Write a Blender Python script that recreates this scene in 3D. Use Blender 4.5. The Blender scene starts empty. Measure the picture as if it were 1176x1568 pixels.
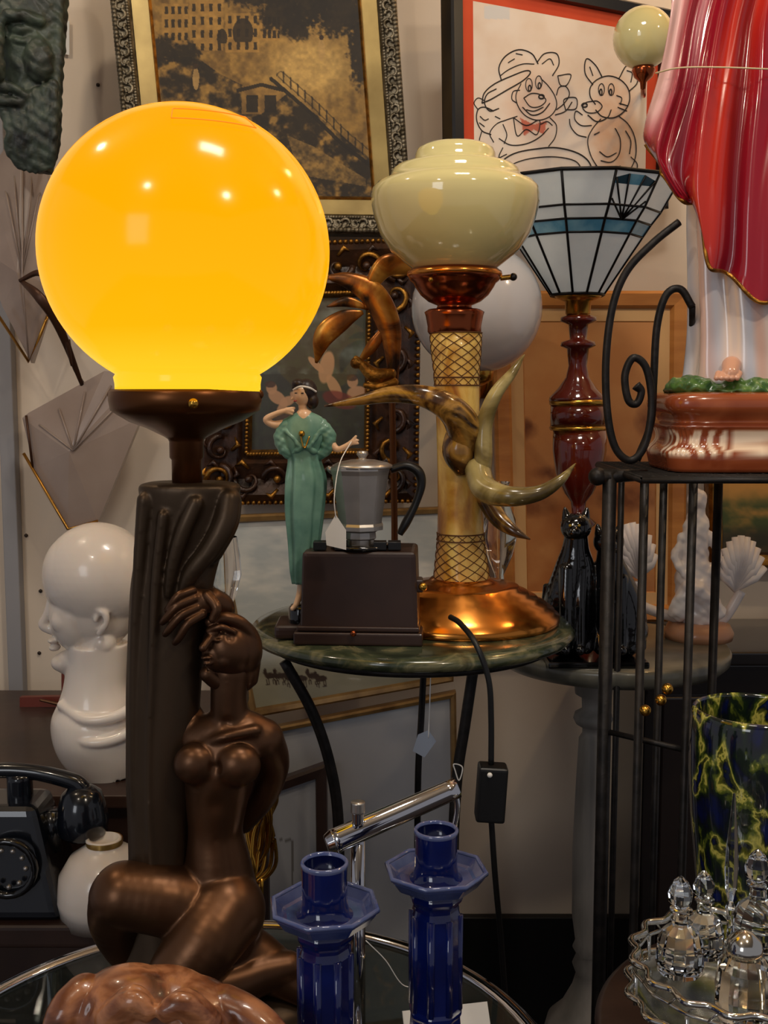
import bpy, bmesh, math, random
import numpy as np
from mathutils import Vector, Matrix
random.seed(4)
F=1700.0; TH=math.radians(6.2); CT,ST=math.cos(TH),math.sin(TH); CZ=1.35
sc=bpy.context.scene
def at(u,v,D):
    x=(u-588)/F; y=(784-v)/F
    t=D/(CT+y*ST)
    return Vector((x*t,D,CZ+(-ST+y*CT)*t))
def mp(v,D):
    y=(784-v)/F
    return D/(CT+y*ST)/F
def lin(c):
    r=[]
    for k in c[:3]:
        k=k/255.0
        r.append(k/12.92 if k<=.04045 else ((k+.055)/1.055)**2.4)
    return (r[0],r[1],r[2],1)
# ---------------------------------------------------------------- materials
def M(name,col,rough=.5,metal=0,col2=None,scale=20,coat=0,bump=0,trans=0,ior=1.45,emis=None,est=0,stops=None,dist=0,stretch=None,spec=None,bscale=None,sss=0,alpha=1):
    m=bpy.data.materials.new(name); m.use_nodes=True
    nt=m.node_tree; b=nt.nodes['Principled BSDF']
    b.inputs['Base Color'].default_value=lin(col)
    b.inputs['Roughness'].default_value=rough; b.inputs['Metallic'].default_value=metal
    b.inputs['Coat Weight'].default_value=coat; b.inputs['Coat Roughness'].default_value=.06
    b.inputs['Transmission Weight'].default_value=trans; b.inputs['IOR'].default_value=ior
    b.inputs['Alpha'].default_value=alpha
    if sss:
        b.inputs['Subsurface Weight'].default_value=sss; b.inputs['Subsurface Scale'].default_value=.02
    if spec is not None: b.inputs['Specular IOR Level'].default_value=spec
    if emis:
        b.inputs['Emission Color'].default_value=lin(emis); b.inputs['Emission Strength'].default_value=est
    tc=nt.nodes.new('ShaderNodeTexCoord'); mpn=nt.nodes.new('ShaderNodeMapping')
    nt.links.new(tc.outputs['Object'],mpn.inputs[0])
    if stretch: mpn.inputs['Scale'].default_value=stretch
    if col2 or stops:
        n=nt.nodes.new('ShaderNodeTexNoise'); n.inputs['Scale'].default_value=scale; n.inputs['Detail'].default_value=5; n.inputs['Distortion'].default_value=dist
        nt.links.new(mpn.outputs[0],n.inputs['Vector'])
        r=nt.nodes.new('ShaderNodeValToRGB'); nt.links.new(n.outputs['Fac'],r.inputs[0])
        el=r.color_ramp.elements
        if stops:
            el[0].position=stops[0][0]; el[0].color=lin(stops[0][1]); el[1].position=stops[-1][0]; el[1].color=lin(stops[-1][1])
            for p,c in stops[1:-1]:
                e=el.new(p); e.color=lin(c)
        else:
            el[0].position=.35; el[0].color=lin(col); el[1].position=.68; el[1].color=lin(col2)
        nt.links.new(r.outputs[0],b.inputs['Base Color'])
    if bump:
        n2=nt.nodes.new('ShaderNodeTexNoise'); n2.inputs['Scale'].default_value=bscale or scale*3; n2.inputs['Detail'].default_value=6
        nt.links.new(mpn.outputs[0],n2.inputs['Vector'])
        bp=nt.nodes.new('ShaderNodeBump'); bp.inputs['Strength'].default_value=bump; bp.inputs['Distance'].default_value=.004
        nt.links.new(n2.outputs['Fac'],bp.inputs['Height']); nt.links.new(bp.outputs[0],b.inputs['Normal'])
    return m
def Mattr(name,rough=.5,coat=0,metal=0):
    m=bpy.data.materials.new(name); m.use_nodes=True
    nt=m.node_tree; b=nt.nodes['Principled BSDF']
    b.inputs['Roughness'].default_value=rough; b.inputs['Coat Weight'].default_value=coat; b.inputs['Metallic'].default_value=metal
    a=nt.nodes.new('ShaderNodeAttribute'); a.attribute_name='Col'; nt.links.new(a.outputs['Color'],b.inputs['Base Color'])
    return m
# ---------------------------------------------------------------- mesh helpers
def mk(name,verts,faces,mat,smooth=True):
    me=bpy.data.meshes.new(name); me.from_pydata([tuple(v) for v in verts],[],faces); me.update()
    o=bpy.data.objects.new(name,me); sc.collection.objects.link(o)
    if mat: me.materials.append(mat)
    if smooth: me.polygons.foreach_set('use_smooth',[True]*len(me.polygons))
    return o
def fixn(o):
    bm=bmesh.new(); bm.from_mesh(o.data); bmesh.ops.recalc_face_normals(bm,faces=bm.faces); bm.to_mesh(o.data); bm.free(); return o
def applymods(o):
    dg=bpy.context.evaluated_depsgraph_get(); ev=o.evaluated_get(dg)
    me=bpy.data.meshes.new_from_object(ev); o.modifiers.clear(); old=o.data; o.data=me; bpy.data.meshes.remove(old); return o
def join(name,objs):
    for o in objs:
        if o.modifiers: applymods(o)
    bpy.ops.object.select_all(action='DESELECT')
    for o in objs: o.select_set(True)
    bpy.context.view_layer.objects.active=objs[0]
    if len(objs)>1: bpy.ops.object.join()
    o=bpy.context.view_layer.objects.active
    me=o.data; n=len(me.vertices); co=np.empty(n*3); me.vertices.foreach_get('co',co); co=co.reshape(-1,3)
    mn,mx=co.min(0),co.max(0); c=Vector(((mn[0]+mx[0])/2,(mn[1]+mx[1])/2,mn[2]))
    me.transform(Matrix.Translation(-c)); o.location=c
    o.name=name; me.name=name
    return o
def lathe(u,D,prof,mat,segs=64,flat=False,rot=0,close=True,uref=None):
    vs=[p[1] for p in prof]; vm=uref or sum(vs)/len(vs)
    X0=at(u,vm,D).x; V=[];Fc=[]
    for p in prof:
        q=at(p[2] if len(p)>2 else u,p[1],D); X=q.x if len(p)>2 else X0
        r=max(p[0],.05)*mp(p[1],D)
        for i in range(segs):
            a=2*math.pi*i/segs+rot
            V.append((X+r*math.cos(a),D+r*math.sin(a),q.z))
    for j in range(len(prof)-1):
        for i in range(segs):
            k=(i+1)%segs
            Fc.append((j*segs+i,j*segs+k,(j+1)*segs+k,(j+1)*segs+i))
    if close:
        Fc.append(tuple(range(segs))); Fc.append(tuple(range((len(prof)-1)*segs,len(prof)*segs)))
    o=mk('l',V,Fc,mat,not flat); return fixn(o)
def crv(pts,n=10,closed=False):
    P=[Vector(p) for p in pts]; out=[]; L=len(P)
    if L<3 and not closed:
        return [P[0].lerp(P[-1],i/8) for i in range(9)]
    rng=L if closed else L-1
    for i in range(rng):
        if closed: a,b,c,d=P[(i-1)%L],P[i],P[(i+1)%L],P[(i+2)%L]
        else:
            b,c=P[i],P[i+1]; a=P[i-1] if i>0 else b*2-c; d=P[i+2] if i+2<L else c*2-b
        for k in range(n):
            t=k/n
            out.append(.5*((2*b)+(-a+c)*t+(2*a-5*b+4*c-d)*t*t+(-a+3*b-3*c+d)*t**3))
    if not closed: out.append(P[-1])
    return out
def sweep(W,R,mat,segs=10,closed=False,flatn=1.0,smooth=True):
    n=len(W); T=[]
    for i in range(n):
        a=W[(i-1)%n] if (closed or i>0) else W[i]; b=W[(i+1)%n] if (closed or i<n-1) else W[i]
        d=(b-a); T.append(d.normalized() if d.length>1e-9 else Vector((0,0,1)))
    N=T[0].cross(Vector((0,1,0)))
    if N.length<.05: N=T[0].cross(Vector((1,0,0)))
    N.normalize(); V=[];Fc=[]
    for i in range(n):
        N=(N-T[i]*N.dot(T[i])).normalized(); B=T[i].cross(N)
        for k in range(segs):
            a=2*math.pi*k/segs
            V.append(W[i]+N*math.cos(a)*R[i]+B*math.sin(a)*R[i]*flatn)
    for i in range(n if closed else n-1):
        for k in range(segs):
            a,b=i*segs+k,i*segs+(k+1)%segs; j=(i+1)%n
            Fc.append((a,b,j*segs+(k+1)%segs,j*segs+k))
    if not closed:
        Fc.append(tuple(range(segs))); Fc.append(tuple(range((n-1)*segs,n*segs)))
    return fixn(mk('t',V,Fc,mat,smooth))
def tube(pts,r,mat,D=None,n=8,segs=10,closed=False,flatn=1.0,straight=False):
    Q=[(p[0],p[1],p[2] if len(p)>2 else D) for p in pts]
    if not isinstance(r,(list,tuple)): r=[r]*len(Q)
    rr=[r[i]*mp(Q[i][1],Q[i][2]) for i in range(len(Q))]
    P4=[tuple(at(*q))+(rr[i],) for i,q in enumerate(Q)]
    if straight:
        W=[Vector(p[:3]) for p in P4]; R=rr
    else:
        C=crv([Vector(p) for p in P4],n,closed); W=[Vector(c[:3]) for c in C]; R=[max(c[3],1e-5) for c in C]
    return sweep(W,R,mat,segs,closed,flatn)
def box(cx,cy,cz,sx,sy,sz,mat,rz=0,bev=.003,taper=1.0,rx=0,ry=0):
    bm=bmesh.new(); bmesh.ops.create_cube(bm,size=1)
    for v in bm.verts:
        k=taper if v.co.z>0 else 1
        v.co=Vector((v.co.x*sx*k,v.co.y*sy*k,v.co.z*sz))
    if bev: bmesh.ops.bevel(bm,geom=list(bm.edges),offset=bev,segments=3,affect='EDGES',profile=.6)
    bmesh.ops.transform(bm,matrix=Matrix.Translation((cx,cy,cz))@Matrix.Rotation(rz,4,'Z')@Matrix.Rotation(ry,4,'Y')@Matrix.Rotation(rx,4,'X'),verts=bm.verts)
    me=bpy.data.meshes.new('b'); bm.to_mesh(me); bm.free()
    o=bpy.data.objects.new('b',me); sc.collection.objects.link(o); me.materials.append(mat); return o
def ball(p,r,mat,sc3=(1,1,1),rot=0,sub=3):
    bm=bmesh.new(); bmesh.ops.create_icosphere(bm,subdivisions=sub,radius=r)
    bmesh.ops.transform(bm,matrix=Matrix.Translation(p)@Matrix.Rotation(rot,4,'Y')@Matrix.Diagonal((*sc3,1)),verts=bm.verts)
    me=bpy.data.meshes.new('s'); bm.to_mesh(me); bm.free()
    o=bpy.data.objects.new('s',me); sc.collection.objects.link(o); me.materials.append(mat)
    me.polygons.foreach_set('use_smooth',[True]*len(me.polygons)); return o
def pball(u,v,D,r,mat,s3=(1,1,1),rot=0,sub=3): return ball(at(u,v,D),r*mp(v,D),mat,s3,rot,sub)
def prism(pts,D,thick,mat,bev=0,lift=None):
    W=[at(p[0],p[1],D) for p in pts]; n=len(W)
    V=list(W)+[w+Vector((0,thick,0)) for w in W]; Fc=[tuple(range(n,2*n))]
    for i in range(n): Fc.append((i,(i+1)%n,n+(i+1)%n,n+i))
    if lift:
        V.append(at(lift[0],lift[1],D)-Vector((0,lift[2],0)))
        for i in range(n): Fc.append((i,(i+1)%n,2*n))
    else: Fc.append(tuple(range(n)))
    return fixn(mk('p',V,Fc,mat,False))
_ico={}
def ico(sub):
    if sub not in _ico:
        bm=bmesh.new(); bmesh.ops.create_icosphere(bm,subdivisions=sub,radius=1)
        bm.verts.ensure_lookup_table(); _ico[sub]=(np.array([v.co[:] for v in bm.verts]),[[v.index for v in f.verts] for f in bm.faces]); bm.free()
    return _ico[sub]
def sculpt(D,parts,mat,vox=2.5,smooth=5,dents=(),fac=.6,noise=None):
    """('c',[(u,v,w,r)..]) chains, ('e',(u,v,w),(ru,rv,rw),rot) ellipsoids, ('m',[(u,v,hw,hd,w)..]) elliptical trunk. w=depth offset in px"""
    k=D/F; VV=[];FF=[];off=0
    def add(pos,rad,rot=0):
        nonlocal off
        R=max(rad)/k
        iv,fi=ico(4 if R>28 else 3 if R>8 else 2)
        v=iv*np.array(rad)
        if rot:
            c,s=math.cos(math.radians(rot)),math.sin(math.radians(rot))
            x=v[:,0]*c-v[:,2]*s; z=v[:,0]*s+v[:,2]*c; v=np.stack([x,v[:,1],z],1)
        VV.append(v+np.array(pos)); FF.extend([[a+off for a in f] for f in fi]); off+=len(v)
    for p in parts:
        if p[0]=='c':
            C=p[1]; C=[Vector((*at(a[0],a[1],D+a[2]*k),a[3]*k)) for a in C]
            C=crv(C,5) if len(C)>2 else C
            for i in range(len(C)-1):
                a,b=C[i],C[i+1]; L=(Vector(b[:3])-Vector(a[:3])).length; st=max(.16*min(a[3],b[3]),.7*k)
                n=max(1,int(L/st))
                for j in range(n+1):
                    q=a.lerp(b,j/n); add(q[:3],(q[3],)*3)
        elif p[0]=='m':
            C=crv([Vector(s) for s in p[1]],6); n=48; vv=[]
            for c in C:
                m=mp(c[1],D); q=at(c[0],c[1],D)
                for i in range(n):
                    a=2*math.pi*i/n; vv.append((q.x+math.cos(a)*c[2]*m,q.y+c[4]*m+math.sin(a)*c[3]*m,q.z))
            R=len(C); ff=[]
            for j in range(R-1):
                for i in range(n):
                    i2=(i+1)%n; ff.append([j*n+i,j*n+i2,(j+1)*n+i2,(j+1)*n+i])
            ff.append(list(range(n))[::-1]); ff.append(list(range((R-1)*n,R*n)))
            VV.append(np.array(vv)); FF.extend([[a+off for a in f[::-1]] for f in ff]); off+=len(vv)
        else:
            u,v,w=p[1]; r=p[2]; add(at(u,v,D+w*k),(r[0]*k,r[2]*k,r[1]*k),p[3] if len(p)>3 else 0)
    V=np.concatenate(VV)
    o=mk('sc',V.tolist(),FF,mat,False)
    m=o.modifiers.new('r','REMESH'); m.mode='VOXEL'; m.voxel_size=vox*k; m.use_smooth_shade=True
    m=o.modifiers.new('s','SMOOTH'); m.iterations=smooth; m.factor=fac
    applymods(o)
    if not o.data.materials: o.data.materials.append(mat)
    else: o.data.materials[0]=mat
    me=o.data; n=len(me.vertices)
    if dents or noise:
        co=np.empty(n*3); me.vertices.foreach_get('co',co); co=co.reshape(-1,3)
        nf=np.array([v.normal[:] for v in me.vertices])
        for u,v,w,r,dp in dents:
            c=np.array(at(u,v,D+w*k)); d=np.linalg.norm(co-c,axis=1)/(r*k)
            co=co-nf*(dp*k*np.exp(-d*d))[:,None]
        if noise:
            a,f=noise; x,y,z=(co/k/f).T
            h=np.sin(x*1.7+2*np.sin(y*1.1+z))+np.sin(z*2.3+2*np.sin(x*1.3))+np.sin(y*2.1+1.5*np.sin(z*1.9+x))
            co=co+nf*(a*k*h/2)[:,None]
        me.vertices.foreach_set('co',co.ravel()); me.update()
    me.polygons.foreach_set('use_smooth',[True]*len(me.polygons))
    return o
def loft(D,S,mat,n=96,vsub=6):
    C=crv([Vector([*(s[:5]),s[6] if len(s)>6 else 0,s[7] if len(s)>7 else 0]) for s in S],vsub)
    kf=S[0][5]; V=[];Fc=[]
    for c in C:
        m=mp(c[1],D); q=at(c[0],c[1],D+c[6]*m)
        for i in range(n):
            a=2*math.pi*i/n; f=1+c[4]*(math.sin(kf*a+c[5])*.65+.35*math.sin((kf*1.0+3)*a+c[5]*1.7+1))
            V.append((q.x+math.cos(a)*c[2]*m*f,q.y+math.sin(a)*c[3]*m*f,q.z))
    R=len(C)
    for j in range(R-1):
        for i in range(n):
            k=(i+1)%n; Fc.append((j*n+i,j*n+k,(j+1)*n+k,(j+1)*n+i))
    Fc.append(tuple(range(n)));Fc.append(tuple(range((R-1)*n,R*n)))
    return fixn(mk('lf',V,Fc,mat))
def setcol(o,cols):
    a=o.data.color_attributes.new('Col','FLOAT_COLOR','POINT'); a.data.foreach_set('color',np.asarray(cols,dtype=np.float32).ravel())
def s2l(a):
    a=np.clip(a/255.0,0,1); return np.where(a<=.04045,a/12.92,((a+.055)/1.055)**2.4)
def hsh(i,j):
    x=np.sin(i*127.1+j*311.7)*43758.5453; return x-np.floor(x)
def vn(x,y):
    i,j=np.floor(x),np.floor(y); f,g=x-i,y-j; f=f*f*(3-2*f); g=g*g*(3-2*g)
    return (hsh(i,j)*(1-f)+hsh(i+1,j)*f)*(1-g)+(hsh(i,j+1)*(1-f)+hsh(i+1,j+1)*f)*g
def fbm(x,y,o=4):
    s=0;a=.5
    for k in range(o): s=s+a*vn(x*2**k+k*17,y*2**k+k*9); a/=2
    return s/.94
def inpoly(U,V,P):
    r=np.zeros(U.shape,bool); n=len(P)
    for i in range(n):
        x1,y1=P[i]; x2,y2=P[(i+1)%n]
        if y1==y2: continue
        c=((y1>V)!=(y2>V))&(U<(x2-x1)*(V-y1)/(y2-y1)+x1); r^=c
    return r
def segd(U,V,P):
    d=np.full(U.shape,1e9)
    for i in range(len(P)-1):
        ax,ay=P[i]; bx,by=P[i+1]; dx,dy=bx-ax,by-ay; L=dx*dx+dy*dy+1e-9
        t=np.clip(((U-ax)*dx+(V-ay)*dy)/L,0,1); d=np.minimum(d,np.hypot(U-ax-t*dx,V-ay-t*dy))
    return d
def mix(c,col,m):
    m=np.asarray(m,float)[...,None]; return c*(1-m)+np.array(col,float)*m
def framed(name,cor,rings,paint,nx,ny,prough=.6,extra=None,pcoat=0,back=.02):
    W=[at(*c) for c in cor]; w=((W[1]-W[0]).length+(W[2]-W[3]).length)/2; h=((W[3]-W[0]).length+(W[2]-W[1]).length)/2
    N=(W[1]-W[0]).cross(W[3]-W[0]).normalized()
    if N.y>0: N=-N
    def bl(s,t): return (W[0]*(1-s)+W[1]*s)*(1-t)+(W[3]*(1-s)+W[2]*s)*t
    def ring(i,l):
        s,t=i/w,i/h; return [bl(a,b)+N*l for a,b in((s,t),(1-s,t),(1-s,1-t),(s,1-t))]
    objs=[]; prev=ring(0,-back)
    for (i,l,m) in rings:
        cur=ring(i,l); V=prev+cur
        objs.append(mk('fr',V,[(k,(k+1)%4,4+(k+1)%4,4+k) for k in range(4)],m,False)); prev=cur
    i0,l0,_=rings[-1]
    objs.append(mk('bk',ring(0,-back),[(0,1,2,3)],rings[0][2],False))
    ss=np.linspace(i0/w,1-i0/w,nx); tt=np.linspace(i0/h,1-i0/h,ny); S,T=np.meshgrid(ss,tt)
    Wn=[np.array(x[:]) for x in W]; P=(Wn[0]*(1-S)[...,None]+Wn[1]*S[...,None])*(1-T)[...,None]+(Wn[3]*(1-S)[...,None]+Wn[2]*S[...,None])*T[...,None]
    P=P+np.array(N[:])*l0
    c=[np.array(x[:2],float) for x in cor]; PC=(c[0]*(1-S)[...,None]+c[1]*S[...,None])*(1-T)[...,None]+(c[3]*(1-S)[...,None]+c[2]*S[...,None])*T[...,None]
    idx=np.arange(nx*ny).reshape(ny,nx); Fc=np.stack([idx[:-1,:-1],idx[:-1,1:],idx[1:,1:],idx[1:,:-1]],-1).reshape(-1,4)
    o=mk('pan',P.reshape(-1,3).tolist(),Fc.tolist(),Mattr(name+'_art',prough,pcoat),False)
    col=paint(PC[...,0],PC[...,1],S,T); col=np.concatenate([s2l(col),np.ones(col.shape[:2]+(1,))],-1); setcol(o,col.reshape(-1,4)); objs.append(o)
    if extra: objs+=extra(ring,N,bl)
    return join(name,objs)
def beads(p,q,n,r,mat,lift=Vector()):
    iv,fi=ico(1); VV=[];FF=[]
    for i in range(n):
        c=p.lerp(q,(i+.5)/n)+lift; VV.append(iv*r+np.array(c[:])); FF+=[[a+i*len(iv) for a in f] for f in fi]
    return mk('bd',np.concatenate(VV).tolist(),FF,mat)
def helix_band(uf,rf,v0,v1,D,turn,n,r,mat):
    o=[]
    for s in(1,-1):
        for i in range(n):
            W=[]
            for k in range(17):
                t=k/16; v=v0+(v1-v0)*t; a=2*math.pi*(i/n+s*turn*t); q=at(uf(v),v,D); R=rf(v)*mp(v,D)
                W.append(q+Vector((math.cos(a)*R,math.sin(a)*R,0)))
            o.append(sweep(W,[r]*17,mat,5))
    return o
def vz(z,D):
    a=math.atan((CZ-z)/D)-TH; return 784+F*math.tan(a)
# ---------------------------------------------------------------- material library
BRONZE=M('bronze',(112,78,54),.37,.85,(74,52,38),6,bump=.08,bscale=50)
BRONZE_D=M('bronze_dark',(86,70,54),.42,.75,(64,50,38),7,bump=.15,bscale=40,stretch=(1,1,.25))
BROWNM=M('collar_bronze',(98,58,28),.32,.8)
BRASS=M('brass',(196,148,62),.25,1)
GOLD=M('gilt',(180,128,54),.38,.9,(100,66,26),60,bump=.3)
COPPER=M('copper',(228,146,64),.2,1)
COPPER_D=M('copper_dark',(150,76,44),.2,1)
CHROME=M('chrome',(215,215,220),.07,1)
STEEL=M('aluminium',(196,190,184),.32,.85,(160,156,150),14)
SILVER=M('silver',(220,218,210),.12,1)
IRON=M('wrought_iron',(30,28,28),.45,.6,(48,44,42),50,bump=.15)
BLACK=M('black_gloss',(10,10,12),.12,0,coat=.6)
BLACKM=M('black_plastic',(18,18,19),.4)
WHITEG=M('white_glaze',(226,214,202),.25,0,coat=.35,sss=.1)
BLUE=M('cobalt_glaze',(13,32,108),.08,0,(6,16,66),14,coat=.9)
BLUEP=M('blue_grey_glaze',(78,88,130),.12,0,(38,52,104),30,coat=.8)
CELADON=M('celadon_glass',(216,204,144),.08,0,coat=.8)
GLASS=M('clear_glass',(240,245,248),.02,0,trans=1,ior=1.45)
GTABLE=M('table_glass',(130,140,138),.03,0,trans=.95,ior=1.3)
FROST=M('frosted_glass',(168,148,136),.28,0,(192,174,162),6,coat=.4,trans=.35)
BAMBOO=M('bone_bamboo',(0,0,0),.33,0,coat=.3,stops=[(.32,(150,86,28)),(.44,(212,156,62)),(.56,(244,208,114)),(.68,(186,122,44))],scale=20,dist=1.0,stretch=(1,1,.45))
BROWNL=M('burnt_line',(96,58,20),.5)
HORN=M('horn',(0,0,0),.22,0,coat=.4,stops=[(.36,(26,17,10)),(.47,(90,58,24)),(.56,(184,138,62)),(.66,(52,34,18))],scale=13,dist=1.6)
HORN_L=M('horn_pale',(0,0,0),.25,0,coat=.4,stops=[(.34,(48,36,18)),(.48,(122,104,56)),(.66,(190,172,112))],scale=11,dist=1)
LEAFG=M('gilded_leaf',(0,0,0),.3,.6,stops=[(.34,(46,28,12)),(.5,(160,92,28)),(.68,(214,156,66))],scale=18,dist=1)
MARBLE_G=M('green_marble',(0,0,0),.15,0,coat=.4,stops=[(.3,(30,38,26)),(.5,(58,66,48)),(.62,(112,108,78)),(.75,(46,56,40))],scale=16,dist=1.5)
WOOD_D=M('dark_wood',(46,29,22),.42,0,(58,38,29),12,bump=.08,coat=.15)
WOOD_R=M('mahogany',(70,18,10),.12,0,(104,32,16),8,coat=.8)
WALL=M('wall_paint',(216,199,179),.75,0,(226,210,191),3,bump=.06,bscale=60)
GREY_WOOD=M('weathered_grey',(150,144,138),.6,0,(112,108,102),22,stretch=(1,1,.15),bump=.3)
STONE=M('stone_top',(120,116,102),.3,0,(84,84,76),20,coat=.3)
SKIN=M('ivory_skin',(226,186,150),.35,0,coat=.3)
HAIR=M('dark_hair',(38,24,20),.4)
TEAL=M('teal_dress',(80,126,112),.42,0,(120,162,144),30,coat=.2)
TAG=M('paper_tag',(232,230,226),.7)
WHITEC=M('white_china',(222,212,208),.3,0,(236,228,222),30,coat=.3)
# ---------------------------------------------------------------- room
WY=2.27
def wbox(x,y,z0,z1,sx,sy,mat,bev=.006): return box(x,y,(z0+z1)/2,sx,sy,z1-z0,mat,bev=bev)
join('wall_back',[box(0,WY+.05,1.35,5,.1,2.7,WALL,bev=0)])
join('floor',[box(0,1,-.05,5,6,.1,M('floor_dark',(44,36,32),.4,0,(62,50,44),6),bev=0)])
join('ceiling',[box(0,1,2.85,5,6,.1,M('ceiling_paint',(150,138,122),.8),bev=0)])
join('baseboard_back',[box(0,WY-.012,.12,5,.02,.24,BLACKM)])
q=at(6,700,2.22); join('trim_1',[box(q.x,2.255,1.35,.03,.03,2.7,M('trim_grey',(150,148,150),.6))])
# ---------------------------------------------------------------- figure lamp
Dl=1.08
def gl():
    m=bpy.data.materials.new('glowing_orange_glass'); m.use_nodes=True; nt=m.node_tree; b=nt.nodes['Principled BSDF']
    b.inputs['Base Color'].default_value=lin((110,60,2)); b.inputs['Roughness'].default_value=.14; b.inputs['Specular IOR Level'].default_value=.2
    tc=nt.nodes.new('ShaderNodeTexCoord'); sp=nt.nodes.new('ShaderNodeSeparateXYZ'); nt.links.new(tc.outputs['Object'],sp.inputs[0])
    mr=nt.nodes.new('ShaderNodeMapRange'); nt.links.new(sp.outputs['Z'],mr.inputs[0])
    mr.inputs[1].default_value=.60; mr.inputs[2].default_value=.90; r=nt.nodes.new('ShaderNodeValToRGB'); nt.links.new(mr.outputs[0],r.inputs[0])
    e=r.color_ramp.elements; e[0].position=0; e[0].color=lin((255,236,90)); e[1].position=1; e[1].color=lin((250,164,0))
    for p,c in((.07,(255,220,40)),(.30,(255,202,34)),(.40,(255,184,10)),(.7,(255,172,0))):
        x=e.new(p); x.color=lin(c)
    nt.links.new(r.outputs[0],b.inputs['Emission Color'])
    b.inputs['Emission Strength'].default_value=1.03
    return m
GLOW=gl()
pr=[]
for i in range(41):
    a=math.pi*(i/40)*.835
    pr.append((220*math.sin(a),382-220*math.cos(a)))
pr+= [(112,578),(110,588),(110,600)]
objs=[lathe(284,Dl,pr,GLOW,96)]
gc=at(284,382,Dl); gr=220.6*mp(382,Dl); STK=M('orange_sticker',(226,110,20),.6,emis=(240,130,10),est=.75); V=[]
for j in range(4):
    for i in range(13):
        el=math.radians(46+j*2.4); az=math.radians(-86+i*4.0); V.append(gc+Vector((math.cos(el)*math.cos(az),math.cos(el)*math.sin(az),math.sin(el)))*gr*1.001)
c=[V[k] for k in range(13)]+[V[25],V[38]]+[V[k] for k in range(51,38,-1)]+[V[26],V[13]]
objs.append(sweep(c,[.0006]*len(c),STK,5,True))
objs.append(lathe(285,Dl,[(100,600),(112,596),(115,600),(116,612),(113,628),(104,634),(86,645),(60,655),(42,664),(34,668),(28,672),(26,676),(26,700),(23,704),(23,745)],BROWNM,64))
objs.append(ball(at(296,618,Dl-.075),.005,BRASS))
for du in(-1,1): objs.append(ball(at(284+du*112,604,Dl),.005,BROWNM))
trunk=[('m',[(289,738,60,36,10),(289,744,78,46,10),(288,760,77,46,10),(286,790,75,46,14),(278,825,70,44,16),(268,860,66,42,18),(260,900,64,42,18),(255,950,62,42,18),(251,1000,60,42,18),(247,1060,58,42,18),(245,1130,56,42,18),(242,1200,53,42,18),(240,1270,48,42,18),(240,1340,47,44,18),(241,1400,52,48,18),(245,1460,66,56,18),(245,1520,80,64,18)]),
 ('c',[(352,764,-18,17),(345,800,-26,18),(322,842,-30,16),(292,880,-28,13),(278,918,-18,8)]),('c',[(345,770,0,26),(340,800,0,26),(318,840,0,26)]),
 ('c',[(300,770,-34,12),(282,810,-36,12),(266,860,-32,10),(258,910,-24,7)]),
 ('c',[(222,766,-16,13),(214,850,-14,10),(206,1000,-10,9),(206,1200,-8,9),(214,1300,-5,8),(200,1440,-5,14)]),
 ('c',[(250,790,-32,9),(238,900,-26,8),(232,1050,-24,6),(228,1200,-22,6),(236,1400,-26,8)])]
objs.append(sculpt(Dl,trunk,BRONZE_D,2.8,8))
body=[('c',[(350,1092,8,28),(347,1135,8,46),(338,1175,8,56),(332,1225,10,49),(330,1275,12,44),(334,1330,12,54),(336,1390,14,66),(338,1440,20,67)]),
 ('c',[(400,1132,8,34),(372,1118,5,33),(340,1120,5,35),(302,1130,10,32)]),
 ('c',[(402,1132,10,34),(416,1170,40,29),(402,1215,62,26),(370,1255,75,24)]),
 ('e',(298,1170,-34),(33,33,26)),('e',(364,1172,-34),(36,34,28)),
 ('c',[(300,1128,16,32),(276,1075,28,28),(292,1010,40,26),(330,955,30,24),(340,930,0,20),(325,918,-18,19)]),
 ('c',[(352,1105,5,31),(350,1068,0,29),(352,1030,0,30)]),
 ('c',[(320,1400,0,60),(260,1380,-25,56),(190,1370,-35,52)]),
 ('c',[(185,1374,-32,50),(178,1410,-10,43),(200,1455,15,36),(255,1500,20,32)]),
 ('c',[(345,1395,-20,64),(315,1440,-60,57),(280,1485,-75,51),(262,1520,-70,47)]),
 ('c',[(270,1520,-60,42),(340,1510,-30,40),(400,1490,-5,34),(440,1480,5,26)]),
 ('c',[(330,1450,20,60),(390,1470,20,46),(440,1500,10,32),(480,1530,0,20)]),
 ('e',(345,1470,30),(80,50,60)),
 ('c',[(312,1140,-22,9),(345,1128,-34,8),(392,1118,-22,9)])]
objs.append(sculpt(Dl,body,BRONZE,2.4,16,dents=[(331,1290,-38,5,5),(331,1232,-40,16,4),(331,1176,-50,9,5),(347,1106,-26,7,4),(300,1420,-52,10,5)]))
head=[('c',[(350,1068,0,25),(352,1036,0,27)]),('e',(350,992,-4),(40,46,40),22),('e',(368,990,10),(34,46,40),14),('e',(376,1022,14),(20,38,26),0),
 ('c',[(318,1032,-22,13),(335,1044,-14,14),(358,1048,-4,14)]),('e',(330,1004,-24),(20,26,18),25),
 ('c',[(330,968,-36,6),(318,982,-44,6.5),(311,992,-50,7)]),('e',(316,1007,-42),(9,4.5,8)),('e',(318,1015,-40),(8,4.5,8)),('e',(345,1010,-32),(15,15,12)),
 ('c',[(320,966,-36,5.5),(338,960,-40,5.5),(358,968,-32,5)]),('e',(332,980,-38),(7,3,6)),('e',(354,984,-34),(7,3,6)),('e',(376,1016,-16),(6,12,8)),
 ('c',[(322,952,-26,9),(345,946,-24,10),(370,956,-14,11),(384,980,0,12),(388,1010,8,12),(384,1040,12,12)])]
objs.append(sculpt(Dl,head,BRONZE,1.6,5,dents=[(326,974,-42,5,3),(352,976,-38,6,3),(316,1011,-48,4,1.5)]))
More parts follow.
